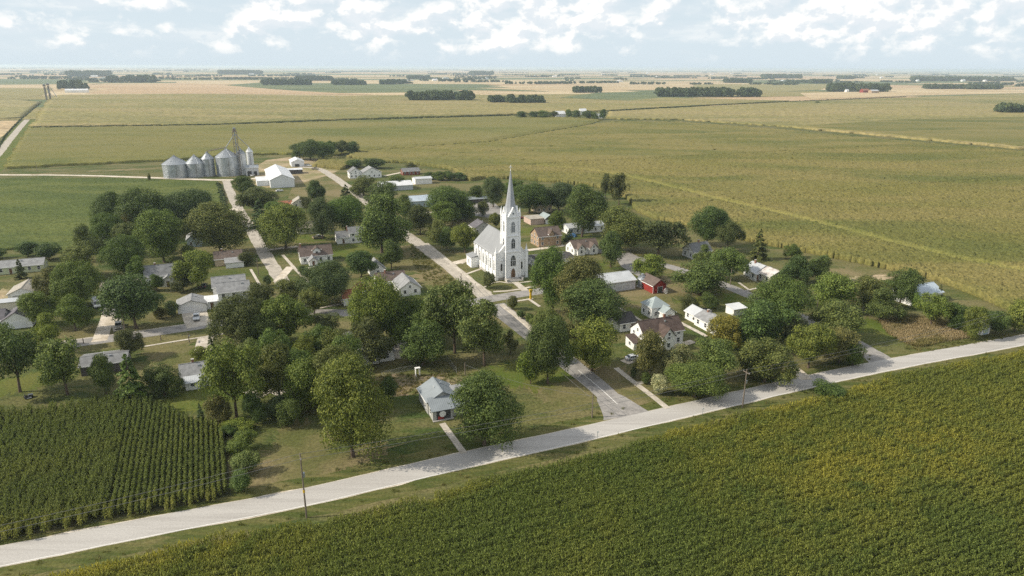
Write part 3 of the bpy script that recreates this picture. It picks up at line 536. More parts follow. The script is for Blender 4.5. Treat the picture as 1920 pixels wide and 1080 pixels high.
# ------------------------------------------------------------------ trees: crowns of leaf clumps, normalised to height 1 and width 1
def leaf_quads(C, Nrm, size, r):
    n = len(C); a = np.cross(Nrm, r.normal(0, 1, (n, 3))); a /= np.linalg.norm(a, axis=1)[:, None] + 1e-9; b = np.cross(Nrm, a); s = (size * r.uniform(.6, 1.35, n))[:, None]
    V = np.stack([C - a * s - b * s * .35, C + a * s * .2 - b * s * .75, C + a * s + b * s * .3, C - a * s * .25 + b * s * .8], 1).reshape(-1, 3); return V, np.arange(4 * n).reshape(-1, 4)
def unit(v): return v / (np.linalg.norm(v, axis=1)[:, None] + 1e-9)
def crown_lobes(seed, kind, nleaf, nl, size):
    """leaf clumps on lobes; the lobes hang on a handful of big limbs, so the outline is uneven and gaps stay between limbs"""
    r = np.random.default_rng(seed)
    zc, hz, lr, nm_, ms = {'broad': (.50, .49, .135, 9, .31), 'round': (.50, .50, .12, 14, .26), 'oval': (.52, .48, .13, 9, .28), 'loose': (.54, .46, .105, 9, .25), 'bush': (.48, .50, .18, 6, .34), 'full': (.47, .52, .13, 13, .32), 'upright': (.54, .46, .15, 7, .28)}[kind]
    lim = 1.04 if kind != 'loose' else 1.12
    D = unit(r.normal(0, 1, (nm_, 3)) + (0, 0, .15)); D[:, 2] = np.where(D[:, 2] < -.6, -D[:, 2] * .5, D[:, 2]); D = unit(D); rad = r.uniform(.42, .80, nm_)
    MC = np.vstack([D * rad[:, None], [(0, 0, -.05), (0, 0, .5)]]); MR = np.concatenate([r.uniform(.75, 1.25, nm_) * ms * 1.55, [ms * 1.6, ms * 1.5]])      # in unit-ball space
    k = r.choice(len(MC), nl, p=MR ** 2 / (MR ** 2).sum()); q = unit(r.normal(0, 1, (nl, 3)) + unit(MC[k] + 1e-6) * .6 + (0, 0, .2)); U = MC[k] + q * MR[k][:, None] * r.uniform(.55, 1., nl)[:, None]
    rr = np.linalg.norm(U, axis=1); U *= np.minimum(1, (lim - lr) / np.maximum(rr, 1e-6))[:, None]
    C = U * (.5, .5, hz); C[:, 2] += zc
    if kind == 'oval': C[:, :2] *= (1.08 - .55 * np.clip((C[:, 2] - .5) / .5, 0, 1))[:, None]
    LR_ = lr * r.uniform(.55, 1.3, nl); w_ = LR_ ** 2; k = r.choice(nl, nleaf, p=w_ / w_.sum())
    q = unit(r.normal(0, 1, (nleaf, 3)) + np.array((0, 0, .3)) + unit(C[k] - (0, 0, zc - .1)) * .5); P = C[k] + q * LR_[k][:, None] * (1, 1, .85) * (r.uniform(.65, 1.1, nleaf) + .35 * (r.random(nleaf) < .08))[:, None]
    nr = unit(q + r.normal(0, .5, (nleaf, 3)) + (0, 0, .25)); nin = nleaf // 4
    Pi = unit(r.normal(0, 1, (nin, 3))) * (r.uniform(.1, .7, nin) ** .6)[:, None] * (.40, .40, hz * .85) + (0, 0, zc); P = np.vstack([P, Pi]); nr = np.vstack([nr, unit(r.normal(0, 1, (nin, 3)))])
    P[:, 2] = np.clip(P[:, 2], .015 if kind == 'bush' else .03, 1.05)
    return npmesh('crown', *leaf_quads(P, nr, size, r), 'leaves')
def crown_conifer(seed, nleaf, size, dense=1.):
    r = np.random.default_rng(seed); nb = 90; zb = .06 + .92 * (np.arange(nb) / nb) ** 1.05; ab = r.uniform(0, 6.28, nb); lb = (.52 * (1 - zb) ** .82 + .015) * r.uniform(.72, 1.08, nb)
    k = r.choice(nb, nleaf, p=lb / lb.sum()); u = r.uniform(.12, 1., nleaf) ** .7; a = ab[k] + r.normal(0, .16, nleaf) * (1.2 - .5 * u); rr = lb[k] * u
    P = np.stack([np.cos(a) * rr, np.sin(a) * rr, zb[k] - .10 * u * (lb[k] / .5) + r.normal(0, .010, nleaf)], 1); P[:, 2] = np.clip(P[:, 2], .02, 1.)
    nr = unit(np.stack([np.cos(a) * .5, np.sin(a) * .5, np.ones(nleaf)], 1) + r.normal(0, .45, (nleaf, 3))); return npmesh('crown', *leaf_quads(P, nr, size, r), 'leaves')
def trunk_mesh(seed, top=.62, r0=.024, limbs=6, low=.2):
    r = random.Random(seed); b = MB(); bend = (r.uniform(-.02, .02), r.uniform(-.02, .02)); pts = [(0, 0, -.005), (bend[0] * .4, bend[1] * .4, .12), (bend[0], bend[1], .30), (bend[0] * 1.6, bend[1] * 1.6, top)]; rs = [r0 * 1.35, r0, r0 * .8, r0 * .3]
    for p, q, a, c in zip(pts[:-1], pts[1:], rs[:-1], rs[1:]): b.tube(p, q, a, c, 'bark', 7, False)
    for i in range(limbs):
        a = 6.283 * i / limbs + r.uniform(-.4, .4); z = low + r.random() * .22; l = r.uniform(.20, .36); m_ = (bend[0] + math.cos(a) * l * .5, bend[1] + math.sin(a) * l * .5, z + .12); b.tube((bend[0] * z * 3, bend[1] * z * 3, z), m_, r0 * .55, r0 * .35, 'bark', 5, False); b.tube(m_, (math.cos(a) * l, math.sin(a) * l, z + .16 + r.random() * .2), r0 * .35, r0 * .12, 'bark', 5, False)
    return b.mesh('trunk')
CR = {'b': [crown_lobes(100 + i, 'broad', 15000, 120, .0145) for i in range(4)], 'r': [crown_lobes(110 + i, 'round', 15000, 150, .0145) for i in range(2)], 'o': [crown_lobes(120 + i, 'oval', 13000, 110, .0150) for i in range(2)],
      'l': [crown_lobes(130 + i, 'loose', 11000, 130, .0145) for i in range(3)], 'u': [crown_lobes(140 + i, 'upright', 6000, 60, .020) for i in range(1)], 's': [crown_lobes(150 + i, 'bush', 7000, 60, .021) for i in range(3)], 'c': [crown_conifer(160 + i, 6500, .024) for i in range(2)]}
CR['B'] = [crown_lobes(170 + i, k_, 26000, 210, .0108) for i, k_ in enumerate(('broad', 'full', 'full', 'full'))]; CR['f'] = CR['B'][1:3]
TRK = [trunk_mesh(i) for i in range(4)]; TRKC = trunk_mesh(9, .93, .018, 0); TRKS = trunk_mesh(11, .5, .02, 5, .05)
TINT = {'d': (.034, .060, .020), 'm': (.052, .084, .022), 'g': (.062, .108, .022), 'y': (.092, .120, .024), 'o': (.074, .090, .030), 'n': (.090, .078, .034), 'k': (.046, .052, .024), 'e': (.046, .072, .044), 'v': (.115, .125, .080), 'z': (.15, .135, .030), 'x': (.030, .052, .026), 'w': (.30, .29, .20)}
def tree(x, yb, yt, wpx, kind, tint, label, name=None, group=None):
    g = G(x, yb); h = max(1., hgt(x, yb, yt)); wd = wpx * mpp(x, yb) * 1.05
    nm = name or {'c': 'conifer_tree', 's': 'shrub'}.get(kind, 'leafy_tree'); rz = random.uniform(0, 6.28); t_ = empty(nm, g, rz)
    tag(t_, label, {'s': 'shrub'}.get(kind, 'tree'), group)
    tr = link('trunk', TRKC if kind == 'c' else TRKS if kind == 's' else random.choice(TRK), t_); tr.scale = (max(wd, h * .55),) * 2 + (h,)
    c = link('crown', random.choice(CR['B' if kind == 'b' and h > 15 else kind]), t_); c.scale = (wd * random.uniform(.97, 1.05), wd * random.uniform(.94, 1.04), h)
    b_ = TINT[tint]; b_ = tuple(.62 * p + .38 * q for p, q in zip(b_, (.066, .095, .026))); j = 1.42 * random.uniform(.86, 1.14); c.color = (b_[0] * j * random.uniform(.92, 1.08), b_[1] * j, b_[2] * j * random.uniform(.9, 1.1), 1); return t_
TREES = '''53 481 455 36 s x left of two small dark trees behind the long low house
92 486 457 40 s d right of two small dark trees behind the long low house
-2 484 466 26 s d small dark tree cut by the left edge behind the low house
41 523 484 25 c k thin grey spruce in front of the long low house
213 437 364 62 b d tall dark tree at the left end of the grove by the bean field
277 446 351 78 b d tallest dark tree of the grove jutting into the bean field
360 430 357 88 b x wide dark tree at the right end of the grove near the field corner
415 474 384 102 b o broad olive tree overhanging the left gravel street
252 452 394 40 r n small reddish brown crown in the middle of the dark grove
208 462 398 50 b m medium tree on the left flank of the grove below the tall ones
308 492 398 88 b g large bright green tree at the front of the grove
165 487 424 62 l o thin olive tree at the grove edge beside the bean field
243 478 418 48 l o pale olive crown between brown crown and bright tree in the grove
236 522 440 68 b m green tree in front of the grove above the grey gabled house
158 520 462 66 l o olive feathery tree left of the grove above the tall street tree
155 580 488 72 b m tall green tree rising beside the white parked van
103 574 506 53 r n rounded brownish tree right of the beige ranch house
262 532 482 40 o g narrow green tree between two grey roofed houses
372 540 474 66 r y round yellowish tree right of the grey house with front porch
357 492 463 32 s y bright yellow green small tree below the blue gabled house
344 545 509 42 b k small dark tree on the lawn beside the porch house
294 546 515 26 o m little green tree at the corner of the porch house
256 616 521 98 r x big dark dense tree standing by the left street with bare trunk
77 614 552 63 r y round bright tree in front of the purple roofed house
142 620 556 58 o g pointed bright green tree left of the concrete drive
95 655 591 62 l y yellow green tree beside the street at the far left
38 735 610 92 l d large open dark tree with bare trunk at the left edge
127 740 638 92 l m wide green tree left of the low brown roofed building
245 672 621 49 r k dark brownish round tree across the street from the dense tree
199 738 667 52 o m green tree in front of the low brown building
250 752 661 66 c m broad feathery evergreen at the top of the corn
309 742 684 64 b d low wide dark tree right of the feathery evergreen
377 679 652 30 s y rounded yellow green bush behind the white cottage with grey roof
397 658 624 17 c e slim young conifer beside the concrete pad
444 783 638 98 l y tall yellow green tree with bare trunk right of the white cottage
455 655 558 96 b k dark olive tree at the street bend below the white two storey house
378 792 754 19 c e tiny blue spruce at the corner of the corn
411 792 744 40 s n brown bush beside the tiny blue spruce
303 598 577 22 s n reddish shrub left of the white garage
321 591 566 26 s x dark shrub against the white garage corner
457 368 332 41 r d round dark tree at the bend of the gravel lane
486 400 351 66 b k dark olive tree below the round one along the gravel street
489 428 371 44 c e blue grey spruce along the left gravel street
522 408 377 42 b m green tree behind the blue grey spruce
537 466 387 84 b y spreading yellow green tree with trunk on bright lawn
590 385 340 38 o x dark tree right of the beige roofed house
574 398 369 28 l k small greyish tree before the beige roofed house
605 448 374 50 b x dark blue green tree left of the white grey roofed house
650 440 370 64 b g fresh green tree behind the white grey roofed house
650 390 345 46 c k dark pointed tree behind the fresh green tree
716 474 371 100 r m huge rounded tree dominating the town left of the church
682 367 330 46 b o olive tree below the white farmhouse
719 384 341 62 b m green tree left of the long metal roofed hall
760 414 367 34 o m narrow green tree behind the huge rounded tree
788 440 386 46 b k dark tree right of the huge rounded tree
842 412 351 82 b m wide tree beside the long metal roofed hall
834 424 380 52 r g round green tree in front of the wide one by the hall
874 412 374 42 b d dark tree right of the round green one by the car park
820 452 414 34 s o small olive tree on the lawn north of the church walk
838 468 427 31 o m small dark green tree on the church lawn
872 474 420 45 b y bright yellow green tree behind the church nave
679 523 473 54 r d dark round tree between the two brown roofed houses
734 505 451 41 o d cone shaped dark tree beside the open dry yard
611 570 489 86 b x large dark tree in front of the white brown roofed house
569 517 499 20 s d small dark shrub before the white brown roofed house
504 536 517 17 s x little dark bush beside the left gravel street
465 498 474 26 s k dark shrub right of the brown roofed house
547 572 524 56 b o olive tree at the foot of the left gravel street
492 588 534 52 b k dark tree right of the white two storey house
540 645 556 78 b y yellow green tree at the bend of the cross street
710 645 514 92 b y very tall yellow green tree beside the red roofed house
783 645 551 68 b g fresh green tree at the middle of the central grove
793 685 604 78 b m full green tree right of the small white cottage
853 662 531 94 l o tall olive tree left of the street corner by the church
697 686 599 78 l k dark thin tree in front of the small white cottage
627 694 621 58 b o olive tree left of the small white cottage
580 704 629 50 b y yellowish tree in the central grove
515 706 619 62 b m green tree in the left of the central grove
525 750 649 78 b o large olive tree above the grove shadow
575 772 679 72 b y yellow green tree at the lower middle of the central grove
662 856 680 132 f y biggest tree standing over the lawn by the highway
733 758 709 37 o d small dark tree behind the biggest lawn tree
482 795 734 42 b d dark small tree behind the lawn at the grove foot
525 778 744 52 s x low dark thicket under the central grove
615 628 590 66 l k thin greyish small tree along the cross street
640 768 653 84 b o olive crown behind the biggest lawn tree
908 685 569 92 l o tall olive tree with bare trunk on the lawn by main street
957 664 621 27 l v pale grey green sapling beside main street
908 834 709 118 f m dense round tree beside the grey metal roofed house
1027 720 599 76 b d tall dark tree on the west side of main street
995 720 659 44 s y yellowish bush at the foot of the dark street tree
1029 645 581 52 b o olive tree overhanging main street from the east
1109 695 599 88 b y bright yellow green tree on the east side of main street
1063 664 609 40 b n orange brown crown between two street trees
1217 709 624 60 b n brownish tree before the white house with dark red roof
1266 710 647 62 l v greyish green tree right of the brownish tree
1302 744 684 98 f m wide green bushy tree beside the highway
1233 740 704 30 s w pale flowering shrub beside the sidewalk
1187 707 690 15 s k tiny shrub left of the brownish tree
1210 718 699 18 s d small shrub by the walk under the brownish tree
1036 583 469 68 b m tall green tree right of the church front
1085 594 486 92 b n olive brown tree right of the church
1107 611 529 112 f d wide dark tree left of the machine shed
914 540 511 26 s k dark clipped evergreen beside the church wall
962 580 556 20 s k small round dark shrub at the church street corner
978 597 582 16 s d first low shrub along the kerb below the church corner
991 606 588 18 s m second low shrub along the kerb below the church corner
1004 617 597 20 s o third low shrub along the kerb below the church corner
892 377 349 28 b d small dark tree at the back edge of the car park
925 388 334 42 b e grey green tree left of the spire by the cornfield
993 400 344 62 b d dark tree right of the spire by the cornfield
1048 398 344 60 b e greyish tree above the tan brick house
1091 444 349 78 b m tall green tree behind the white gabled house
1135 373 327 22 u k slim dark tree standing against the cornfield
1160 384 327 35 u k taller dark tree beside the slim one against the cornfield
1160 470 391 98 b o broad olive tree right of the white gabled house
1145 501 436 57 o d dark green tree in front of the broad olive tree
1235 484 414 90 l k wide dark olive tree at the cornfield corner
1217 524 479 54 r y bright yellow green tree behind the red barn
1045 433 394 31 b y yellow green tree right of the tan brick house
1067 452 430 26 c x dark blue spruce beside the tan brick house
930 428 399 24 b o small olive tree hidden left of the church tower
962 366 336 40 b m green tree directly behind the church spire
1325 462 389 62 b d tall dark tree behind the white house with grey roof
1363 472 414 50 l k grey dark tree right of the tall dark one
1420 487 427 41 c k tall dark spruce near the corn edge
1484 484 459 31 b m small round tree on the lawn near the corn edge
1488 534 483 57 r x round dark tree right of the pale roofed house
1536 527 480 44 o d dark tree next to the round one right of the pale roofed house
1364 526 466 60 b m green tree above the utility pole by the east street
1317 504 461 36 l o thin olive tree before the white house with grey roof
1313 554 489 92 b d big dark tree right of the red barn
1290 584 554 36 b k small dark tree left of the long white house
1328 579 550 34 b d small flat dark tree behind the long white house
1460 612 524 98 f m large rounded tree beside the east street
1425 652 566 104 b d dark spreading tree right of the long white house
1560 585 516 78 b y yellow green tree above the east street
1565 634 567 84 b o olive brown tree overhanging the east street
1630 580 519 64 b o olive tree left of the blue roofed barn
1688 567 504 60 b d dark tree touching the blue roofed barn
1650 600 544 68 l o greenish grey tree above the brown weed plot
1745 612 551 62 l y bright yellow green tree along the weed plot
1790 618 569 44 b m green tree in the row behind the weed plot
1822 634 576 40 b y yellowish tree beside the small white shed
1715 578 549 22 s g small bush before the blue roofed barn
1759 563 532 19 c v small greyish conifer beside the blue roofed barn
1867 625 586 44 s d dark bush right of the small white shed
1902 622 566 54 s y yellowish bush at the right edge by the highway
1357 655 594 58 b z golden tree in front of the long white house
1433 716 638 98 b o olive gold tree right of the wide bushy one by the highway
1332 714 638 92 l m loose green tree behind the wide highway bush
1487 655 592 48 l v silvery grey tree beside the east street
1515 690 606 68 b y yellow olive tree with trunk near the highway bend
1573 680 617 62 b n brown olive tree near the east street mouth
1598 686 647 42 s m round green bush at the east street mouth
1545 745 719 56 s d low wide bush on the corn side of the highway
456 846 811 48 s y upper bush of the three beside the open corn rows
466 884 848 46 s o middle bush of the three beside the open corn rows
456 922 884 44 s m lowest bush of the three beside the open corn rows
450 806 787 52 s y low hedge clump at the top right of the corn
430 816 798 30 s d dark bush at the corner of the open corn rows
805 336 323 22 s d first dark bush in the row right of the white flat shed
823 338 322 24 s m second bush in the row right of the white flat shed
842 338 321 26 s d third bush in the row right of the white flat shed
862 338 324 24 s x last bush in the row right of the white flat shed
668 314 300 34 s d dark bush behind the white farmhouse
698 316 298 40 s d larger dark bush behind the white farmhouse
771 318 306 20 s n brown bush behind the red brick house
562 299 270 36 b d left tree of the clump behind the white shed
582 301 263 44 b d tallest tree of the clump behind the white shed
606 300 266 40 b m middle right tree of the clump behind the white shed
622 292 264 26 b d rightmost tree of the clump behind the white shed
641 290 263 26 b k left tree of the pair by the corn triangle
660 289 265 28 b d right tree of the pair by the corn triangle
281 341 325 7 u n small dead bare tree beside the gravel lane
745 352 330 30 b m green tree beside the pale low roofed hall
905 405 378 22 b k small tree beside the car park
482 712 636 58 b o olive tree at the left edge of the central grove
556 742 655 62 b m green tree deep inside the central grove
612 748 664 64 b y yellow green tree left of the biggest lawn tree
600 690 610 56 b d dark tree in the back of the central grove
655 720 632 60 b m green tree between the cottage and the biggest lawn tree
492 660 590 56 b d dark tree where the grove meets the cross street
545 800 752 40 s m bush at the lower fringe of the central grove
742 650 560 60 b m green tree filling the gap in the middle of the central grove
823 640 572 52 b d dark tree between the fresh green and tall olive trees
590 590 540 46 b o olive tree left of the rusty orange roof
978 222 209 20 b d leftmost round tree of the lone farm in the fields
1001 222 209 20 b d second tree from the left at the lone farm
1020 222 207 26 b m third tree from the left at the lone farm
1039 221 208 14 b k tree touching the left end of the lone farm barn
1066 220 205 14 b m tree just right of the lone farm barn
1081 222 207 20 b d tree before the small white shed of the lone farm
1103 224 207 24 b d largest tree right of the small white shed of the lone farm
1114 225 210 16 b m low tree beside the right hand farm building
1131 224 205 14 o d tall narrow tree at the right end of the lone farm
1533 194 190 9 s d tiny lone bush below the dark hedge line at right'''
for ln in TREES.splitlines():
    f = ln.split(' ', 6); x, yb, yt, wp = map(float, f[:4]); tree(x, yb, yt, wp, f[4], f[5], f[6])  # the low dark shrub under the central grove is added to stand for shadow
# ------------------------------------------------------------------ far woods: each a mass of trees seen from kilometres away
LOWC = [crown_lobes(200 + i, 'broad', 600, 30, .085) for i in range(4)]
m, t, b = newmat('far_leaves'); oi = N(t, 'ShaderNodeObjectInfo'); L(t, mixc(t, oi.outputs['Random'], (.058, .085, .038), (.095, .120, .048)), b.inputs['Base Color']); b.inputs['Roughness'].default_value = .8; b.inputs['Specular IOR Level'].default_value = .1
for me in LOWC: me.materials.clear(); me.materials.append(m)
cw = protos('wood_trees', LOWC)
def wood(x0, x1, yb, hpx, depth, label, seed=1, dens=1.):
    r = np.random.default_rng(seed); a, b_ = np.array(G(x0, yb)), np.array(G(x1, yb)); h = max(6., hgt((x0 + x1) / 2, yb, yb - hpx)); ln = np.hypot(*(b_ - a)); n = int(np.clip(ln * depth / (h * h * .22) * dens, 4, 420)); u = r.uniform(0, 1, n); v = r.uniform(0, 1, n); k = np.sqrt(np.clip(1 - (2 * u - 1) ** 4, .05, 1))
    d = b_ - a; nn = np.array((-d[1], d[0])) / ln; P = a + d * u[:, None] + nn * (v * depth * k)[:, None]; s = h * r.uniform(.6, 1.18, n); sc = np.c_[s * r.uniform(.75, 1.05, n), s * r.uniform(.75, 1.05, n), s]
    return scatter('wood', np.c_[P, np.zeros(n)], r.uniform(0, 6.28, n), sc, r.integers(0, 4, n), cw, label)
WOODS = '''765 885 189.5 16 70 large oval wood standing alone in the pale gold field
920 950 193.5 13 40 small left clump of the split wood beyond the farm
956 1018 194.5 14 45 right half of the split wood beyond the farm
1078 1127 174 10.5 60 small dark wood beyond the church spire
1236 1425 182 15 70 long dark wood in the gold field right of the spire
1563 1670 172.5 14 90 wood sheltering the far red farm at right
1743 1812 167 8 80 short low wood near the right horizon
1827 1880 168 9 80 right low wood near the horizon with farm behind
1715 1900 152.5 8 140 long thin wood along the right horizon
1874 1935 213 17 25 dark trees at the right edge round the white farm
110 160 168 15 60 dark wood behind the far left elevator
197 290 155 12 90 wood strip beyond the far left elevator
127 205 144 10 160 far wood strip at the upper left
412 492 139.5 7 260 thin wood strip under the left clouds
490 583 160 11 60 wood strip beyond the brown field at left
555 622 151.5 8 120 small wood beyond the brown field at left
624 686 159.5 8.5 70 flat wood left of the pair of small woods
713 742 158.5 8.5 60 left one of the pair of small woods
745 761 157.5 7.5 60 right one of the pair of small woods
765 806 148 6 120 little wood beyond the pair of small woods
888 924 141 7 240 small far wood above the oval wood
1363 1410 155.5 7 90 flat wood beyond the long dark wood
1437 1505 147 7 140 far wood left of the red farm wood
1525 1558 156.5 7 80 trees round the far farm left of the red one
1582 1604 148.5 6 120 tiny wood above the red farm wood'''
for i, ln in enumerate(WOODS.splitlines()):
    f = ln.split(' ', 5); a = list(map(float, f[:5])); wood(*a, f[5], 30 + i)
def far_woods():
    r = np.random.default_rng(77); P, S_ = [], []
    for i in range(270):
        y = 126.5 + 2. + 30 * r.random() ** 1.9; x = r.uniform(-150, 2070); y += (x - 960) * .0047; g = np.array(G(x, y))
        if g[1] < 3000 or g[1] > 42000: continue
        ln = r.uniform(30, 260) * (1 + g[1] / 9000); h = r.uniform(9, 14) * (1 + g[1] / 40000); n = int(np.clip(ln / (h * .55), 3, 46)); a = GA + (0 if r.random() < .75 else math.pi / 2) + r.normal(0, .1); d = np.array((math.cos(a), math.sin(a))); u = r.uniform(-.5, .5, n)
        q = g + d * (u * ln)[:, None] + r.normal(0, h * .8, (n, 2)); P.append(np.c_[q, np.zeros(n)]); s = h * r.uniform(.7, 1.1, n); S_.append(np.c_[s * 1.3, s * 1.3, s])
    P, S_ = np.vstack(P), np.vstack(S_); n = len(P); scatter('distant_woods', P, r.uniform(0, 6.28, n), S_, r.integers(0, 4, n), cw, 'scattered hedges and woods fading towards the horizon')
far_woods()
# the long dark hedge line across the fields, and low bushes standing for a dark ditch line by the field road
def hedge(pts, h, label, seed=4, gap=2.2, z=2.0):
    p = smooth_line(PG(pts), it=1); P = []
    for a, b_ in zip(p[:-1], p[1:]):
        n = max(1, int(np.hypot(*(b_ - a)) / gap)); P += [a + (b_ - a) * i / n for i in range(n)]
    P = np.array(P) + RNG.normal(0, .5, (len(P), 2)); n = len(P); s = h * RNG.uniform(.7, 1.2, n); scatter('hedge', np.c_[P, np.zeros(n)], RNG.uniform(0, 6.28, n), np.c_[s * 1.3, s * 1.3, s], RNG.integers(0, 4, n), cw, label)
hedge([(58, 241.5), (400, 236.5), (640, 227.5), (980, 217)], 2.7, 'long thin dark hedge between the two gold fields')
hedge([(1140, 209.5), (1280, 200.5), (1490, 191), (1700, 182)], 2.4, 'dark hedge line running right from the lone farm')
hedge([(420, 392), (413, 362), (409, 346)], 1.6, 'low dark weeds along the corner of the bean field', gap=1.)
hedge([(-20, 305), (20, 240), (75, 195)], 1.2, 'low hedge along the left side of the field road')
# ------------------------------------------------------------------ buildings
WCACHE = {}
def win_mesh(w_, h_, frame='trim_white'):
    k = (round(w_, 2), round(h_, 2), frame)
    if k not in WCACHE:
        f = MB(); e = .09; d0, d1 = -.07, .02
        f.box(-w_ / 2 - e, w_ / 2 + e, d0, d1, h_, h_ + e, frame).box(-w_ / 2 - e * 1.4, w_ / 2 + e * 1.4, d0 - .04, d1, -e, 0, frame).box(-w_ / 2 - e, -w_ / 2, d0, d1, 0, h_, frame).box(w_ / 2, w_ / 2 + e, d0, d1, 0, h_, frame).box(-w_ / 2, w_ / 2, d0 + .02, d1, h_ * .48, h_ * .48 + .06, frame)
        p = MB().box(-w_ / 2, w_ / 2, -.025, .015, 0, h_, 'glass'); WCACHE[k] = (f.mesh('window'), p.mesh('pane'))
    return WCACHE[k]
def window(parent, x, y, z, rz, w_=.95, h_=1.35, frame='trim_white'):
    a, b_ = win_mesh(w_, h_, frame); o = link('window', a, parent, (x, y, z), rz); link('pane', b_, o); return o
DCACHE = {}
def door(parent, x, y, z, rz, w_=1., h_=2.1, mat='door_wood', kind='door'):
    k = (kind, w_, h_, mat)
    if k not in DCACHE:
        b = MB().box(-w_ / 2, w_ / 2, -.05, .02, 0, h_, mat)
        for s in (-1, 1): b.box(s * (w_ / 2 + .05) - .05, s * (w_ / 2 + .05) + .05, -.08, .02, 0, h_ + .1, 'trim_white')
        b.box(-w_ / 2, w_ / 2, -.08, .02, h_, h_ + .1, 'trim_white')
        if kind == 'garage_door':
            for i in range(1, 4): b.box(-w_ / 2, w_ / 2, -.062, -.05, h_ * i / 4 - .02, h_ * i / 4 + .02, 'grey_siding')
        DCACHE[k] = b.mesh(kind)
    return link(kind, DCACHE[k], parent, (x, y, z), rz)
def block(root, bl, deco=True):
    x0, x1, y0, y1, e, ridge, rise, roof, wall = bl[:9]; o = bl[9] if len(bl) > 9 else ''
    rot = math.pi / 2 if ridge == 'y' else 0.; X0, X1, Y0, Y1 = (y0, y1, -x1, -x0) if ridge == 'y' else (x0, x1, y0, y1); ym = (Y0 + Y1) / 2; ov = .38; th = .16
    W = MB(); Rf = MB()
    if ridge in 'xy':
        W.prism([(Y0, 0), (Y1, 0), (Y1, e), (ym, e + rise), (Y0, e)], 'x', X0, X1, wall); sl_ = rise / ((Y1 - Y0) / 2)
        for s, ya in ((1, Y0), (-1, Y1)):
            ye = ya - s * ov; ze = e - ov * sl_ + .03; zr = e + rise + .03
            Rf.prism([(ye, ze), (ym, zr), (ym, zr + th), (ye, ze + th)] if s > 0 else [(ym, zr), (ye, ze), (ye, ze + th), (ym, zr + th)], 'x', X0 - ov, X1 + ov, roof)
            Rf.box(X0 - ov - .01, X1 + ov + .01, min(ye, ye - s * .06), max(ye, ye - s * .06), ze - .06, ze + th + .01, 'trim_white')
        Rf.box(X0 - ov, X1 + ov, ym - .14, ym + .14, e + rise + th + .01, e + rise + th + .07, roof)
    elif ridge == 'hip':
        W.box(x0, x1, y0, y1, 0, e, wall); L_, D_ = x1 - x0 + 2 * ov, y1 - y0 + 2 * ov; a, b_, c, d = x0 - ov, x1 + ov, y0 - ov, y1 + ov; k = min(L_, D_) / 2
        r0 = (a + k, (c + d) / 2) if L_ > D_ else ((a + b_) / 2, c + k); r1 = (b_ - k, (c + d) / 2) if L_ > D_ else ((a + b_) / 2, d - k)
        vs = [(a, c, e), (b_, c, e), (b_, d, e), (a, d, e), (*r0, e + rise), (*r1, e + rise)]
        fs = [(0, 1, 5, 4), (1, 2, 5), (2, 3, 4, 5), (3, 0, 4)] if L_ > D_ else [(0, 1, 4), (1, 2, 5, 4), (2, 3, 5), (3, 0, 4, 5)]
        Rf.add(vs, fs + [(3, 2, 1, 0)], roof); Rf.box(a - .02, b_ + .02, c - .02, d + .02, e - .15, e - .01, 'trim_white')
    else:
        rs = rise if ridge == 'shed' else .12
        W.prism([(y0, 0), (y1, 0), (y1, e + rs), (y0, e)], 'x', x0, x1, wall); s_ = rs / (y1 - y0)
        Rf.prism([(y0 - ov, e - ov * s_ + .03), (y1 + .1, e + rs + .1 * s_ + .03), (y1 + .1, e + rs + .1 * s_ + .15), (y0 - ov, e - ov * s_ + .15)], 'x', x0 - ov, x1 + ov, roof)
    W.build('wall', root, rz=rot); rf = Rf.build('roof', root, rz=rot)
    if deco and 'n' not in o and ridge in 'xy' and (X1 - X0) > 6:
        vx = X0 + (X1 - X0) * (.3 + .4 * random.random()); vy = ym + (Y1 - Y0) * .16; vz = e + rise * .68; MB().tube((vx, vy, vz), (vx, vy, vz + .75), .09, .09, 'trim_white', 6).build('vent_pipe', rf); MB().box(vx + 1.6, vx + 2.1, ym - (Y1 - Y0) * .15 - .25, ym - (Y1 - Y0) * .15 + .25, vz, vz + .55, 'galvanised').build('roof_vent', rf)
    if deco and 'n' not in o:
        faces = [('f', y0, x0, x1, 0.), ('l', x0, y0, y1, -math.pi / 2), ('r', x1, y0, y1, math.pi / 2)]
        for nm, c, a, b_, rz in faces:
            if nm.upper() in o: continue
            n = max(1, int((b_ - a) / 2.9)); fl = 2 if e > 4.2 else 1
            for k in range(n):
                for s in range(fl):
                    p = a + (b_ - a) * (k + .5) / n
                    if nm == 'f' and 'd' in o and s == 0 and k == n // 2: door(root, p, y0, .12, 0.); continue
                    zz = (1.0 if fl == 1 else .95) + s * 2.55
                    window(root, *((p, c) if nm == 'f' else (c, p)), zz, rz, .95 if (b_ - a) > 2.4 else .7, min(1.3, e - zz - .35))
            if ridge == 'y' and nm == 'f' and rise > 1.7: window(root, (a + b_) / 2, c, e + .1, rz, .7, .9)
            if ridge == 'x' and nm != 'f' and rise > 1.7: window(root, c, (a + b_) / 2, e + .1, rz, .7, .9)
    return rf
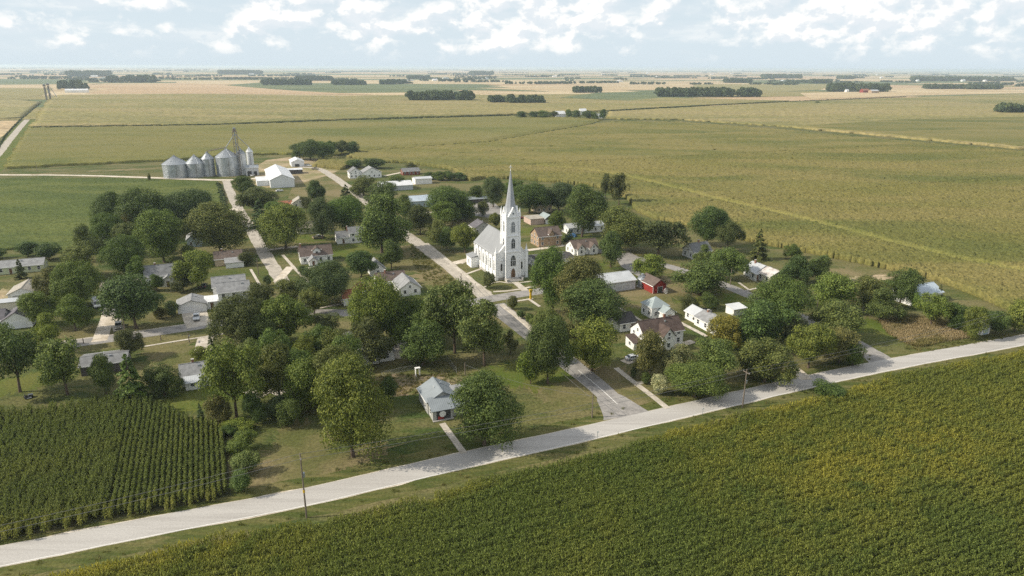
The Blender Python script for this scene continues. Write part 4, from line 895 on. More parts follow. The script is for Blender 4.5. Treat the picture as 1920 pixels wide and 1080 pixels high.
def house(name, label, cat, px, blocks, turn=0., chim=(), gar=None, doors=(), group=None):
    root = empty(name, G(*px), GA + turn); tag(root, label, cat, group); rf0 = None
    for bl in blocks:
        rf = block(root, bl); rf0 = rf0 or rf
    for (x, y, z0, z1) in chim:
        c = MB().box(x - .3, x + .3, y - .3, y + .3, z0, z1, 'chimney_brick').box(x - .36, x + .36, y - .36, y + .36, z1, z1 + .12, 'stone_step').build('chimney', rf0)
        c.matrix_parent_inverse = Matrix.Rotation(-rf0.rotation_euler.z, 4, 'Z')
    for g in gar or (): door(root, g[0], g[1], .03, g[2] if len(g) > 2 else 0., g[3] if len(g) > 3 else 4.6, 2.2, g[4] if len(g) > 4 else 'door_white', 'garage_door')
    for d in doors: door(root, *d)
    return root
W_, SH = 'white_siding', 'grey_shingles'
house('long_house', 'long low house with grey roof and pale green walls at the left edge', 'house', (83, 508), [(-22, 0, 0, 8, 2.8, 'x', 1.7, 'light_shingles', 'green_siding', 'd')])
house('ranch_house', 'beige roofed ranch house with front gable garage at the left', 'house', (17, 567), [(0, 8.6, 0, 11, 2.7, 'y', 1.9, 'beige_shingles', W_, 'FL'), (8.6, 15.5, 3.5, 10, 2.6, 'x', 1.6, 'purple_shingles', 'cream_siding')], gar=[(4.3, 0, 0, 5.8, 'grey_siding')])
house('gabled_house', 'white gabled house with purplish dark roof at the left edge by the street', 'house', (6, 619), [(0, 7.8, 0, 9, 2.8, 'y', 2.4, 'purple_shingles', W_, 'F'), (-10, 0, 2, 9.5, 2.8, 'x', 2.2, 'purple_shingles', W_)], gar=[(3.9, 0)])
house('flat_shed', 'pale flat roofed shed between ranch house and purplish roof', 'shed', (2, 583), [(-8, 10, 0, 4, 2.7, 'flat', 0, 'pale_metal_roof', 'cream_siding', 'n')])
house('narrow_house', 'grey house with narrow front gable at the end of the concrete drive', 'house', (193, 574), [(0, 6.6, 0, 10, 2.7, 'y', 1.9, 'purple_shingles', 'grey_siding', 'FL'), (-1.5, 11, 10, 17, 2.8, 'x', 1.8, 'tan_shingles', 'grey_siding', 'F')], gar=[(3.3, 0, 0, 3.4, 'trim_dark')])  # dark garage door panel stands for the shade in the porch
house('porch_house', 'white house with steep grey roof and small gabled front porch', 'house', (304, 539), [(-5.5, 4.2, 3, 11.5, 3.8, 'x', 3.0, SH, W_, 'd'), (0, 4.4, 0, 3, 2.5, 'y', 1.5, 'light_shingles', W_, 'd')], chim=[(-2, 7.5, 6, 7.6)])
house('blue_gable_house', 'small house with pale roof and blue gable wall among the trees', 'house', (352, 464), [(0, 6, 0, 9, 3.6, 'y', 2.4, 'light_shingles', 'blue_siding')])
house('hidden_house', 'white house barely showing inside the dark grove', 'house', (190, 462), [(0, 9, 0, 7, 3.4, 'x', 2.4, 'grey_shingles', W_)])
house('brown_roof_house', 'brown roofed house with pale front addition above the white two storey house', 'house', (404, 500), [(0, 10.5, 0, 8, 3, 'x', 2.2, 'brown_shingles', 'tan_siding', 'F'), (4, 10.8, -4.6, 0, 2.2, 'shed', .9, 'light_shingles', W_, 'n')], chim=[(3, 4, 4, 6.2)])
house('two_storey_house', 'large white two storey house with two parallel grey roofs', 'house', (412, 578), [(0, 10, 0, 7.4, 5.4, 'x', 2.3, 'light_shingles', W_), (-1.6, 9, 7.6, 15, 5.3, 'x', 2.5, 'light_shingles', W_, 'F'), (-4.2, -.2, .5, 5, 2.5, 'shed', .7, 'white_metal_roof', W_, 'd')])
house('white_garage', 'white garage with wide door and pale roof facing the street', 'garage', (334, 589), [(0, 8.8, 0, 7.5, 2.6, 'y', 1.6, 'light_shingles', W_, 'F')], gar=[(4.4, 0, 0, 6.4)])
house('low_building', 'low dark walled building with flat brownish roof beside the street', 'building', (153, 706), [(0, 10.8, 0, 8.5, 2.7, 'x', 1., 'grey_shingles', 'dark_wall', 'F')])
house('grey_roof_cottage', 'white cottage with grey roof and glazed front room at the top of the corn', 'house', (349, 733), [(-1., 6.4, 2.4, 9, 2.9, 'x', 2.0, 'light_shingles', W_), (0, 3.4, 0, 2.4, 2.1, 'shed', .8, 'pale_metal_roof', W_, 'L'), (3.6, 8.4, .8, 2.4, 1.9, 'shed', .6, 'teal_metal_roof', W_)], chim=[(2, 6, 3.6, 5.9)])
house('brown_roof_farmhouse', 'white house with wide brown roof and dormer by the left street', 'house', (565, 496), [(0, 12.8, 0, 8, 3.3, 'x', 3.2, 'brown_shingles', W_), (5.2, 8.2, .9, 4, 5.4, 'y', 1., 'brown_shingles', W_, 'LR'), (2.8, 6.2, -4.4, 0, 2.3, 'y', 1.3, 'light_shingles', W_, 'd')], chim=[(.6, 4, 5, 7.8)])
house('twin_part_house', 'white house of two grey roofed parts left of the huge rounded tree', 'house', (633, 458), [(0, 5.6, 0, 6.4, 3.1, 'x', 2.1, SH, W_, 'd'), (5.6, 12, -.6, 6.6, 4.8, 'x', 2.1, SH, W_)], chim=[(5.2, 3.2, 4, 7.4)])
house('tan_roof_house', 'cream house with tan roof behind the spreading yellow green tree', 'house', (559, 440), [(0, 9, 0, 7, 3, 'x', 2.3, 'tan_shingles', 'cream_siding')])
house('beige_roof_house', 'cream house with beige gable roof and rust brown wing near the grain bins', 'house', (549, 391), [(0, 8.6, 0, 7.5, 3, 'y', 2.6, 'beige_shingles', 'cream_siding'), (-7, 0, 2, 7.5, 2.4, 'x', 1.4, 'rust_shingles', 'tan_siding')])
house('rust_roof_house', 'small white house with rusty orange roof by the cross street', 'house', (645, 574), [(0, 4.6, 0, 6, 2.7, 'x', 2., 'rust_shingles', W_, 'd'), (4.6, 10, 1.2, 9, 3, 'y', 2.4, 'rust_shingles', W_)])
house('grey_gable_house', 'white house with pale grey gable and brown rear roof below the dry yard', 'house', (750, 557), [(0, 7.6, 0, 11, 2.9, 'y', 2.5, 'light_shingles', W_), (-5.5, 5, 11, 18, 3, 'x', 2.4, 'brown_shingles', W_)], chim=[(-2, 14, 4, 6.5)])
house('small_white_house', 'small white gable showing between the dark round tree and brown roof', 'house', (696, 519), [(0, 5.6, 0, 7, 3., 'y', 2.6, 'light_shingles', W_)])
house('double_gable_cottage', 'tiny white cottage with two front gables under the trees', 'cottage', (679, 686), [(0, 4.6, 0, 8, 2.6, 'y', 1.8, 'light_shingles', W_), (5., 9.2, .6, 8, 2.6, 'y', 1.6, SH, W_)], chim=[(4.8, 3, 2.5, 5)])
r_ = house('metal_roof_house', 'grey house with blue grey metal roof and porch by the highway', 'house', (812, 790), [(0, 4.8, 0, 3.6, 2.6, 'shed', 1.5, 'grey_metal_roof', 'grey_siding', 'F'), (4.8, 9., .6, 3.6, 2.5, 'shed', 1.3, 'grey_metal_roof', 'grey_siding', 'L'), (-.2, 7.2, 3.6, 11.5, 3.2, 'y', 2.1, 'slate_metal_roof', 'grey_siding', 'F'), (7.2, 10.4, 3.6, 9, 2.9, 'shed', .7, 'light_shingles', 'grey_siding', 'L')])
MB().box(.9, 4.3, -.03, .02, .1, 2.3, 'trim_dark').build('dark_porch_panel', r_); MB().box(1.2, 2.6, -.10, -.03, .2, 1.0, 'car_red').build('red_bench', r_)  # dark panel on the wall paints the shade inside the porch
b = MB(); b.lathe([(0.001, -.04), (.75, -.04), (.78, .0), (.75, .04), (.3, .05), (.28, .02)], 24, 'trim_white'); o = b.build('round_sign', r_, (2.3, -.2, 1.55)); o.rotation_euler = (math.pi / 2, 0, 0); MB().box(-.1, 4.9, -.6, 0, 0, .14, 'stone_step').build('doorstep', r_)
house('tan_brick_house', 'two storey tan brick house with brown roof right of the church', 'house', (1010, 464), [(0, 11.4, 0, 9, 4.9, 'x', 3.2, 'brown_shingles', 'brick_wall', 'd'), (5.2, 7.6, -.3, 3, 6, 'y', 1.6, 'brown_shingles', 'brick_wall', 'n')])
house('white_gables_house', 'white house with brown roof and two front gables right of the brick house', 'house', (1077, 479), [(0, 12, 0, 8.4, 3, 'x', 2.7, 'brown_shingles', W_, 'd'), (1, 4.6, -1.2, 3, 2.9, 'y', 2., 'brown_shingles', W_, 'LR'), (7, 10.8, -1.2, 3, 2.9, 'y', 2., 'brown_shingles', W_, 'LR')])
house('dark_roof_hall', 'long low hall with dark flat roof tucked behind the church', 'building', (1007, 504), [(0, 17, 0, 10, 3., 'x', .9, 'dark_shingles', W_, 'F')])
house('pink_workshop', 'flat pinkish workshop with rounded teal roofed bay beyond the brick house', 'workshop', (995, 422), [(0, 8, 0, 9, 3, 'flat', 0, 'beige_shingles', 'pink_siding', 'n'), (8, 13, -1., 7, 3, 'y', 1.7, 'teal_metal_roof', 'dark_wall', 'n')], gar=[(10.5, -1.)])
house('tan_house', 'tan house with brown roof half hidden by trees near the cornfield', 'house', (1006, 399), [(0, 9.5, 0, 7.5, 4.2, 'x', 2.6, 'brown_shingles', 'tan_siding')])
house('white_hall', 'long white hall under the tall tree behind the two gable house', 'building', (1066, 440), [(0, 20, 0, 8, 3.2, 'x', 1.3, 'pale_metal_roof', W_)])
house('open_carport', 'long low grey roofed carport at the back of the car park', 'carport', (878, 382), [(0, 13, 0, 5.5, 2.4, 'shed', .6, 'grey_metal_roof', 'dark_wall', 'n')])
house('purple_roof_house', 'grey house with dark purplish roof left of the church tower', 'house', (890, 440), [(0, 9, 0, 8, 3.2, 'y', 2.6, 'purple_shingles', 'grey_siding')])
house('machine_shed', 'pale metal machine shed left of the red barn', 'shed', (1129, 550), [(0, 14, 0, 11, 3.6, 'x', 1.8, 'pale_metal_roof', 'metal_wall', 'n')], gar=[(10, 0, 0, 3.4, 'metal_wall')])
r_ = house('red_barn', 'small red barn with white trim and open dark door', 'barn', (1224, 551), [(0, 5.6, 0, 9, 3, 'y', 2., 'brown_shingles', 'red_siding', 'n')], doors=[(3., 0, .05, 0, 2., 2.3, 'trim_dark')])  # flat dark door panel paints the shade inside the open doorway
b = MB(); b.box(-.06, .06, -.06, .03, 0, 3.0, 'trim_white').box(5.54, 5.66, -.06, .03, 0, 3.0, 'trim_white').build('corner_board', r_)
house('teal_roof_building', 'small white building with teal hipped roof and front wing', 'building', (1244, 603), [(0, 4.2, 0, 3.4, 2.9, 'y', 1.4, 'teal_metal_roof', W_, 'LR'), (-2.4, 4., 3.4, 9.5, 3.9, 'hip', 2.6, 'teal_metal_roof', W_)], doors=[(2.1, 0, .05, 0, 1.5, 2.1, 'tan_siding')])
house('red_roof_house', 'large white house with dark red roof near the parked car', 'house', (1207, 657), [(0, 13.5, 0, 7.5, 4.6, 'x', 3., 'redbrown_shingles', W_), (4.6, 8.6, -2.6, 2, 4.5, 'y', 2.3, 'redbrown_shingles', W_, 'LR'), (-2.8, 0, 1, 5.5, 2.3, 'shed', .9, 'redbrown_shingles', W_, 'd')], chim=[(9, 3.8, 6, 8.8)])
house('long_white_house', 'long low white house with pale roof and side windows behind the golden tree', 'house', (1343, 631), [(0, 7, 0, 11, 2.8, 'y', 1.6, 'light_shingles', W_), (.8, 6.4, 11, 17, 2.7, 'y', 1.5, 'pale_metal_roof', W_, 'F')], chim=[(3.5, 9, 3.4, 5.2)])
house('dark_roof_house', 'white house with near black roof below the machine shed', 'house', (1162, 623), [(0, 6, 0, 8, 2.8, 'x', 1.8, 'dark_shingles', W_), (-4.8, 0, 1, 6.5, 2.7, 'y', 1.7, SH, W_, 'd')])
house('grey_roof_house', 'white house with grey roof under the tall dark tree by the corn', 'house', (1300, 487), [(0, 9.4, 0, 8, 3.2, 'x', 3., SH, W_)], chim=[(5, 4, 5, 7.4)])
house('patched_roof_house', 'white house with patched pale metal roof beside the east street', 'house', (1443, 533), [(0, 8, 0, 7, 3, 'y', 1.8, 'rusty_metal_roof', 'cream_siding'), (-.5, 7.5, 7, 14, 3.1, 'y', 1.9, 'pale_metal_roof', W_, 'F'), (-2., 0, 5.6, 8.6, 2.6, 'shed', .4, 'pale_metal_roof', W_, 'd')], chim=[(3, 12, 4, 6.2)])
house('blue_roof_barn', 'white barn with pale blue metal roof half hidden by trees at right', 'barn', (1708, 574), [(0, 15, 0, 8.5, 3.4, 'x', 2.2, 'blue_metal_roof', W_, 'n')])
house('garden_shed', 'small white shed with dark door beside the highway at right', 'shed', (1839, 629), [(0, 3.8, 0, 5, 2.3, 'y', 1.1, 'pale_metal_roof', W_, 'n')], doors=[(1.9, 0, .03, 0, 2.2, 1.9, 'blue_siding')])
house('lean_to_shed', 'little white shed behind the long white house', 'shed', (1375, 593), [(0, 5, 0, 4, 2.3, 'shed', .5, 'white_metal_roof', W_, 'n')])
house('farmhouse', 'white farmhouse with two steep grey roofs beyond the town', 'house', (656, 335), [(0, 9, 0, 9, 4.4, 'y', 3., SH, W_), (9, 23, -2, 9, 3.8, 'y', 3.6, 'light_shingles', W_)])
house('red_brick_house', 'low red brick house with grey roof at the back of the town', 'house', (756, 329), [(0, 13, 0, 8.5, 2.9, 'x', 1.9, SH, 'red_brick')])
house('white_flat_shed', 'boxy white shed with nearly flat roof near the cornfield', 'shed', (779, 346), [(0, 12, 0, 9, 3.7, 'x', .8, 'pale_metal_roof', W_, 'n')])
house('pale_hall', 'wide metal hall with pale low roof in front of the farmhouse', 'building', (716, 359), [(0, 21, 0, 14, 3.2, 'x', 2., 'white_metal_roof', 'metal_wall', 'n')])
house('metal_roof_hall', 'long blue grey hall with metal roof behind the big tree', 'building', (772, 390), [(0, 24, 0, 12, 3.8, 'x', 2.1, 'blue_metal_roof', 'blue_siding', 'LR')])
house('grain_shed', 'big white metal shed with gable end right of the grain bins', 'shed', (508, 353), [(0, 15.5, 0, 54, 5.4, 'y', 3.4, 'white_metal_roof', 'white_metal_wall', 'n'), (-8, -.05, 12, 26, 3.4, 'shed', .9, 'white_metal_roof', 'white_metal_wall', 'n')])
house('white_shed', 'white shed with dark doorway behind the big grain shed', 'shed', (547, 313), [(0, 10, 0, 18, 3.8, 'y', 2., 'white_metal_roof', 'white_metal_wall', 'n')], gar=[(4.4, 0, 0, 3.6, 'trim_dark')])
house('dark_wall_shed', 'low shed with white roof and dark walls between the two white sheds', 'shed', (532, 327), [(0, 14, 0, 8, 3., 'flat', 0, 'white_metal_roof', 'dark_wall', 'n')])
# far farm buildings
def far_shed(px, L_, D_, e, rise, roof, wall, label, ridge='x', group=None, name='farm_building'):
    root = empty(name, G(*px), GA); tag(root, label, 'farm building', group); block(root, (0, L_, 0, D_, e, ridge, rise, roof, wall, 'n'), False)
far_shed((1043, 220.5), 17, 12, 6, 4, 'white_metal_roof', W_, 'white barn in the middle of the lone farm among trees'); far_shed((1089, 215), 12, 10, 6, 4, 'white_metal_roof', W_, 'small white shed right of the lone farm barn'); far_shed((1119, 222), 12, 9, 4, 3, 'pale_metal_roof', W_, 'white building at the right end of the lone farm')
far_shed((122, 174), 60, 18, 7, 4, 'white_metal_roof', W_, 'long white barn beside the far left elevator'); far_shed((1869, 209.5), 9, 7, 4, 3, 'white_metal_roof', W_, 'white house beside the dark trees at the right edge')
far_shed((1618, 174), 30, 15, 8, 5, 'rust_shingles', 'red_siding', 'red farm building before the wood at right'); far_shed((1634, 174.5), 34, 15, 7, 4, 'pale_metal_roof', 'brick_wall', 'reddish farm hall before the wood at right'); far_shed((1587, 173), 12, 9, 6, 4, 'white_metal_roof', W_, 'white farm dot left of the red farm building')
rr = random.Random(3)
for i in range(34):
    x = rr.uniform(20, 1900); y = 126.5 + (x - 960) * .0047 + rr.choice([6, 8, 10, 13, 17, 21, 26]) + rr.uniform(-1, 2); far_shed((x, y), rr.uniform(18, 46), 16, rr.uniform(6, 9), 5, 'white_metal_roof', W_, 'tiny white farm building scattered near the horizon', rr.choice('xy'), 'tiny white farms near the horizon')
# ------------------------------------------------------------------ church
def gothic(w_, h_, n=6):
    """outline of a pointed window: foot centre at 0, width w_, full height h_"""
    sp = h_ - w_ * .95; a = [(w_ / 2, 0), (w_ / 2, sp)]
    for i in range(1, n + 1):
        u = i / n; a.append((w_ / 2 * (1 - u ** 1.6), sp + (h_ - sp) * math.sin(u * math.pi / 2)))
    return a + [(-x, z) for x, z in a[-2::-1]]
GC = {}
def gothic_window(parent, x, y, z, rz, w_, h_, mull=1, glass='glass', name='window'):
    k = (w_, h_, mull, glass)
    if k not in GC:
        po = gothic(w_ + .34, h_ + .3); pi_ = gothic(w_, h_); n = len(po); f = MB(); vs = []
        for yy in (-.14, .05): vs += [(p[0], yy, p[1] - .12) for p in po] + [(p[0], yy, p[1]) for p in pi_]
        fs = []
        for i in range(n):
            j = (i + 1) % n; fs += [(i, j, n + j, n + i), (i, i + 2 * n, j + 2 * n, j), (n + i, n + j, n + j + 2 * n, n + i + 2 * n)]
        f.add(vs, fs, 'trim_white')
        for m_ in range(mull): xx = (m_ + 1) / (mull + 1) * w_ - w_ / 2; f.box(xx - .06, xx + .06, -.1, 0, 0, h_ - (w_ * .12 if mull == 1 else w_ * .34), 'trim_white')
        if mull: f.box(-w_ / 2, w_ / 2, -.09, 0, h_ - w_ - .06, h_ - w_ + .06, 'trim_white')
        p = MB().prism(pi_, 'y', -.03, .03, glass); GC[k] = (f.mesh(name), p.mesh('pane'))
    a, b_ = GC[k]; o = link(name, a, parent, (x, y, z), rz); link('pane', b_, o); return o
plain('louvre_grey', (.20, .22, .24), .7, .1)
def church():
    root = empty('church', G(931, 526), GA); tag(root, 'white church with tall grey spire beside the main crossing', 'church'); cw_ = 'church_white'; Wd, Ln, E_, RH = 12.4, 24.6, 9.8, 6.2
    MB().prism([(-Wd, 0), (0, 0), (0, E_), (-Wd / 2, E_ + RH), (-Wd, E_)], 'x', 0, Ln, cw_).build('nave_wall', root, rz=math.pi / 2)
    rf = MB(); s_ = RH / (Wd / 2)
    for sg in (-1, 1):
        ye = -Wd / 2 + sg * (Wd / 2 + .5); ze = E_ - .5 * s_ + .04; p = [(ye, ze), (-Wd / 2, E_ + RH + .04), (-Wd / 2, E_ + RH + .26), (ye, ze + .22)]
        rf.prism(p if sg < 0 else p[::-1], 'x', .45, Ln + .4, 'church_roof')
    rf.box(.4, Ln + .4, -Wd / 2 - .15, -Wd / 2 + .15, E_ + RH + .27, E_ + RH + .34, 'church_roof'); rf.build('nave_roof', root, rz=math.pi / 2)
    MB().box(-.12, Wd + .12, -.12, Ln + .12, 0, 1.0, 'stone_step').build('plinth', root)
    for xx in (-.02, Wd + .02): MB().box(xx - .25, xx + .25, .3, Ln, E_ - .45, E_ + .02, 'trim_white').build('cornice', root)
    pil = MB().box(-.32, .32, -.32, .32, 1.0, E_ - .45, cw_).box(-.42, .42, -.42, .42, 1.0, 1.5, cw_).box(-.42, .42, -.42, .42, E_ - 1.0, E_ - .6, cw_).mesh('pilaster'); nb = 6
    for i in range(nb + 1):
        for xx in (-.05, Wd + .05): link('pilaster', pil, root, (xx, .4 + (Ln - .8) * i / nb, 0))
    for i in range(nb):
        y = .4 + (Ln - .8) * (i + .5) / nb
        for xx, rz in ((0, -math.pi / 2), (Wd, math.pi / 2)): gothic_window(root, xx, y, 3.4, rz, 1.15, 4.3)
    # front: corner piers with pinnacles, sloping parapet, side lancets
    for xx in (0., Wd):
        p = MB().box(xx - .55, xx + .55, -.45, .65, 0, E_ + .9, cw_).box(xx - .68, xx + .68, -.58, .78, E_ + .9, E_ + 1.2, 'trim_white').build('corner_pier', root)
        MB().lathe([(.55, E_ + 1.2), (.42, E_ + 1.8), (.12, E_ + 3.2), (.02, E_ + 3.9)], 4, cw_, xx, .1, math.pi / 4).build('pinnacle', p)
    for sg in (-1, 1):
        x_a, x_b = (Wd / 2 + sg * (Wd / 2 - .5), Wd / 2 + sg * 2.4); za, zb = E_ + .1, E_ + RH * (1 - 2.4 / (Wd / 2)) + .35; MB().prism([(x_a, za), (x_b, zb), (x_b, zb + .45), (x_a, za + .45)][::1 if sg < 0 else -1], 'y', -.25, .5, 'trim_white').build('parapet', root)
    for xx in (2., Wd - 2.): gothic_window(root, xx, 0, 3.6, 0, .75, 3., 0)
    for zz in (7.4,): MB().box(.55, Wd - .55, -.1, .0, zz, zz + .25, 'trim_white').build('string_course', root)
    # tower
    cx, hw, y0, y1 = Wd / 2, 2.85, -1.6, 4.1; S1, S2, S3 = 11.3, 17.4, 24.6
    tw = MB().box(cx - hw, cx + hw, y0, y1, 0, S1, cw_).box(cx - hw + .12, cx + hw - .12, y0 + .12, y1 - .12, S1, S2, cw_).box(cx - hw + .24, cx + hw - .24, y0 + .24, y1 - .24, S2, S3, cw_).build('tower_wall', root); cy = (y0 + y1) / 2
    MB().box(cx - hw - .12, cx + hw + .12, y0 - .12, y1, 0, 1.0, 'stone_step').build('plinth', tw)
    for z, k in ((S1, .22), (S2, .12), (S3, .05)): MB().box(cx - hw - k, cx + hw + k, y0 - k, y1 + k, z - .25, z + .12, 'trim_white').build('cornice', tw)
    for z0, z1, k in ((1.0, S1 - .25, .0), (S1 + .12, S2 - .25, .12), (S2 + .12, S3 - .25, .24)):
        for sx in (-1, 1):
            for yy in (y0 + k, y1 - k): xx = cx + sx * (hw - k); MB().box(xx - .3, xx + .3, yy - .3, yy + .3, z0, z1, cw_).build('corner_pilaster', tw)
    gothic_window(root, cx, y0, 5.6, 0, 2.1, 4.2, 2)
    d = MB().prism(gothic(1.75, 3.4), 'y', y0 - .1, y0 + .05, 'door_wood').build('door', root, (cx, 0, 1.05)); MB().box(-.03, .03, y0 - .13, y0 - .1, 0, 2.4, 'trim_dark').build('door_gap', d); gothic_window(root, cx, y0, 1.05, 0, 1.75, 3.6, 0, 'door_wood', 'door_surround')
    for z, kk in ((S1 + 1.2, .12), (S2 + 1.3, .24)):
        for (xx, yy, rz) in ((cx, y0 + kk, 0), (cx - hw + kk, cy, -math.pi / 2), (cx + hw - kk, cy, math.pi / 2), (cx, y1 - kk, math.pi)): gothic_window(root, xx, yy, z, rz, 1.5, 3.9 if z < S2 else 4.2, 1, 'glass' if z < S2 else 'louvre_grey', 'window' if z < S2 else 'louvre')
    # gables round the spire foot, pinnacles, spire, cross
    g = hw - .2
    for (dx, dy, rz) in ((0, y0 + .2 - cy, 0), (-g, 0, -math.pi / 2), (g, 0, math.pi / 2), (0, y1 - .2 - cy, math.pi)):
        o = MB().prism([(-1.75, S3 + .1), (1.75, S3 + .1), (0, S3 + 3.4)], 'y', -.12, .9, cw_).prism([(-1.95, S3 + .05), (-1.75, S3 + .02), (0, S3 + 3.4), (0, S3 + 3.75)], 'y', -.22, .9, 'trim_white').prism([(1.75, S3 + .02), (1.95, S3 + .05), (0, S3 + 3.75), (0, S3 + 3.4)], 'y', -.22, .9, 'trim_white').build('tower_gable', tw, (cx + dx, cy + dy, 0), rz)
        b_ = MB(); b_.lathe([(.001, 0), (.38, 0), (.38, .05), (.3, .06), (.001, .06)], 12, 'louvre_grey'); q = b_.build('roundel', o, (0, -.13, S3 + 1.35)); q.rotation_euler = (math.pi / 2, 0, 0)
    for sx in (-1, 1):
        for sy in (-1, 1): MB().box(-.34, .34, -.34, .34, S3 + .1, S3 + 1.2, cw_).lathe([(.46, S3 + 1.2), (.4, S3 + 1.5), (.12, S3 + 3.0), (.02, S3 + 3.6)], 4, cw_, 0, 0, math.pi / 4).build('pinnacle', tw, (cx + sx * (g + .02), cy + sy * (g + .02), 0))
    sp = MB().lathe([(2.75, S3 + .15), (2.25, S3 + 2.), (1.55, S3 + 6.), (.75, S3 + 12.), (.12, S3 + 17.)], 8, 'spire_metal', cx, cy, math.pi / 8).build('spire', root)
    MB().tube((cx, cy, S3 + 16.8), (cx, cy, S3 + 19.2), .10, .08, 'trim_white').box(cx - .55, cx + .55, cy - .08, cy + .08, S3 + 18.2, S3 + 18.42, 'trim_white').lathe([(.05, S3 + 16.9), (.24, S3 + 17.1), (.05, S3 + 17.35)], 8, 'trim_white', cx, cy).build('cross', sp)
    for i in range(5): MB().box(cx - 2.3 - i * .12, cx + 2.3 + i * .12, y0 - .9 - .36 * i, y0 - (.54 + .36 * (i - 1) if i else .0), 0, 1.0 - .2 * i, 'stone_step').build('step', root)
    for sg in (-1, 1): MB().box(cx + sg * 3.2 - .3, cx + sg * 3.2 + .3, y0 - 2.4, y0 - .1, 0, 1.15, 'stone_step').build('step_wall', root)
    ax = MB().box(-3.2, -.3, Ln - 4.5, Ln + 1.5, 0, 4.2, cw_).build('side_annex', root); MB().prism([(-3.5, 4.15), (-.3, 4.9), (-.3, 5.08), (-3.5, 4.33)], 'y', Ln - 4.8, Ln + 1.8, 'church_roof').build('annex_roof', ax); window(ax, -3.2, Ln - 1.5, 1.4, -math.pi / 2, .8, 1.6)
    MB().box(2, Wd - 2, Ln, Ln + 5, 0, 6.5, cw_).prism([(1.7, 6.5), (Wd - 1.7, 6.5), (Wd / 2, 9.5)], 'y', Ln, Ln + 5.3, 'church_roof').build('chancel', root)
church()
# ------------------------------------------------------------------ grain bins and leg
def grain_bin(px, wpx, yeave, yapex, label, mat='galvanised', roof='galvanised_roof', name='grain_bin', group='grain bins along the gravel lane', n=40):
    g = G(*px); r = wpx / 2 * mpp(*px); c = (g[0], g[1] + r * .9); k = c[1] / g[1]; ze = hgt(px[0], px[1], yeave) * .98; za = hgt(px[0], px[1], yapex); root = empty(name, c); tag(root, label, 'grain bin', group)
    prof = []; nr = max(4, int(ze / .85))
    for i in range(nr):
        z0 = ze * i / nr; dz = ze / nr; prof += [(r, z0), (r, z0 + dz * .80), (r - .05, z0 + dz * .86), (r - .05, z0 + dz * .96)]
    prof.append((r, ze)); MB().lathe(prof, n, mat).build('wall', root, smooth=False)
    rf = MB(); rf.lathe([(r + .25, ze - .05), (r + .2, ze + .05), (.7, za - .1), (.6, za), (.6, za + .5), (.1, za + .7)], n, roof); ro = rf.build('roof', root)
    b = MB()
    for i in range(24):
        a = 2 * math.pi * i / 24; b.tube((math.cos(a) * (r + .1), math.sin(a) * (r + .1), ze + .12), (math.cos(a) * .7, math.sin(a) * .7, za), .07, .05, roof, 4, False)
    b.build('roof_rib', ro)
    for i in range(6):
        a = 2 * math.pi * (i + .5) / 6; rr_ = r * .62; z = ze + (za - ze) * .38; link('vent', bpy.data.meshes.get('vent_mesh') or MB().box(-.3, .3, -.3, .3, 0, .55, 'galvanised').mesh('vent_mesh'), ro, (math.cos(a) * rr_, math.sin(a) * rr_, z), a)
    ld = MB()
    for s in (-.22, .22): ld.tube((r * math.sin(.5) + s, -r * math.cos(.5) - .22, 0), (r * math.sin(.5) + s, -r * math.cos(.5) - .22, ze), .04, .04, 'lattice_metal', 4)
    for i in range(int(ze / .6)): ld.tube((r * math.sin(.5) - .22, -r * math.cos(.5) - .22, .4 + i * .6), (r * math.sin(.5) + .22, -r * math.cos(.5) - .22, .4 + i * .6), .025, .025, 'lattice_metal', 4)
    ld.build('ladder', root); door(root, r * math.sin(-.25), -r * math.cos(.25) - .06, .3, -.25, 1., 1.7, 'galvanised_roof'); MB().lathe([(r + .35, 0), (r + .35, .25), (r - .1, .25)], n, 'stone_step').build('footing', root)
    return root, c, ze, za
B1 = grain_bin((322, 335), 45, 309, 295, 'leftmost wide squat steel grain bin'); B2 = grain_bin((362, 333), 33, 307, 293, 'second steel grain bin from the left'); B3 = grain_bin((389, 331), 22, 298, 287, 'narrow tall steel bin third from the left'); B4 = grain_bin((422, 331), 41, 295, 281, 'largest tall steel grain bin beside the lattice tower')
S1 = grain_bin((453, 328), 17, 288, 281, 'white silo just behind the lattice tower', 'bin_white', 'galvanised_roof', 'silo', 'slim silos at the lattice tower', 24); S2 = grain_bin((470, 325), 12, 284, 278, 'slimmest white silo right of the lattice tower', 'bin_white', 'bin_white', 'silo', 'slim silos at the lattice tower', 24)
grain_bin((1205, 540), 17, 524, 518, 'little steel bin with cone roof tucked behind the red barn', group='lone farm bin', n=24)
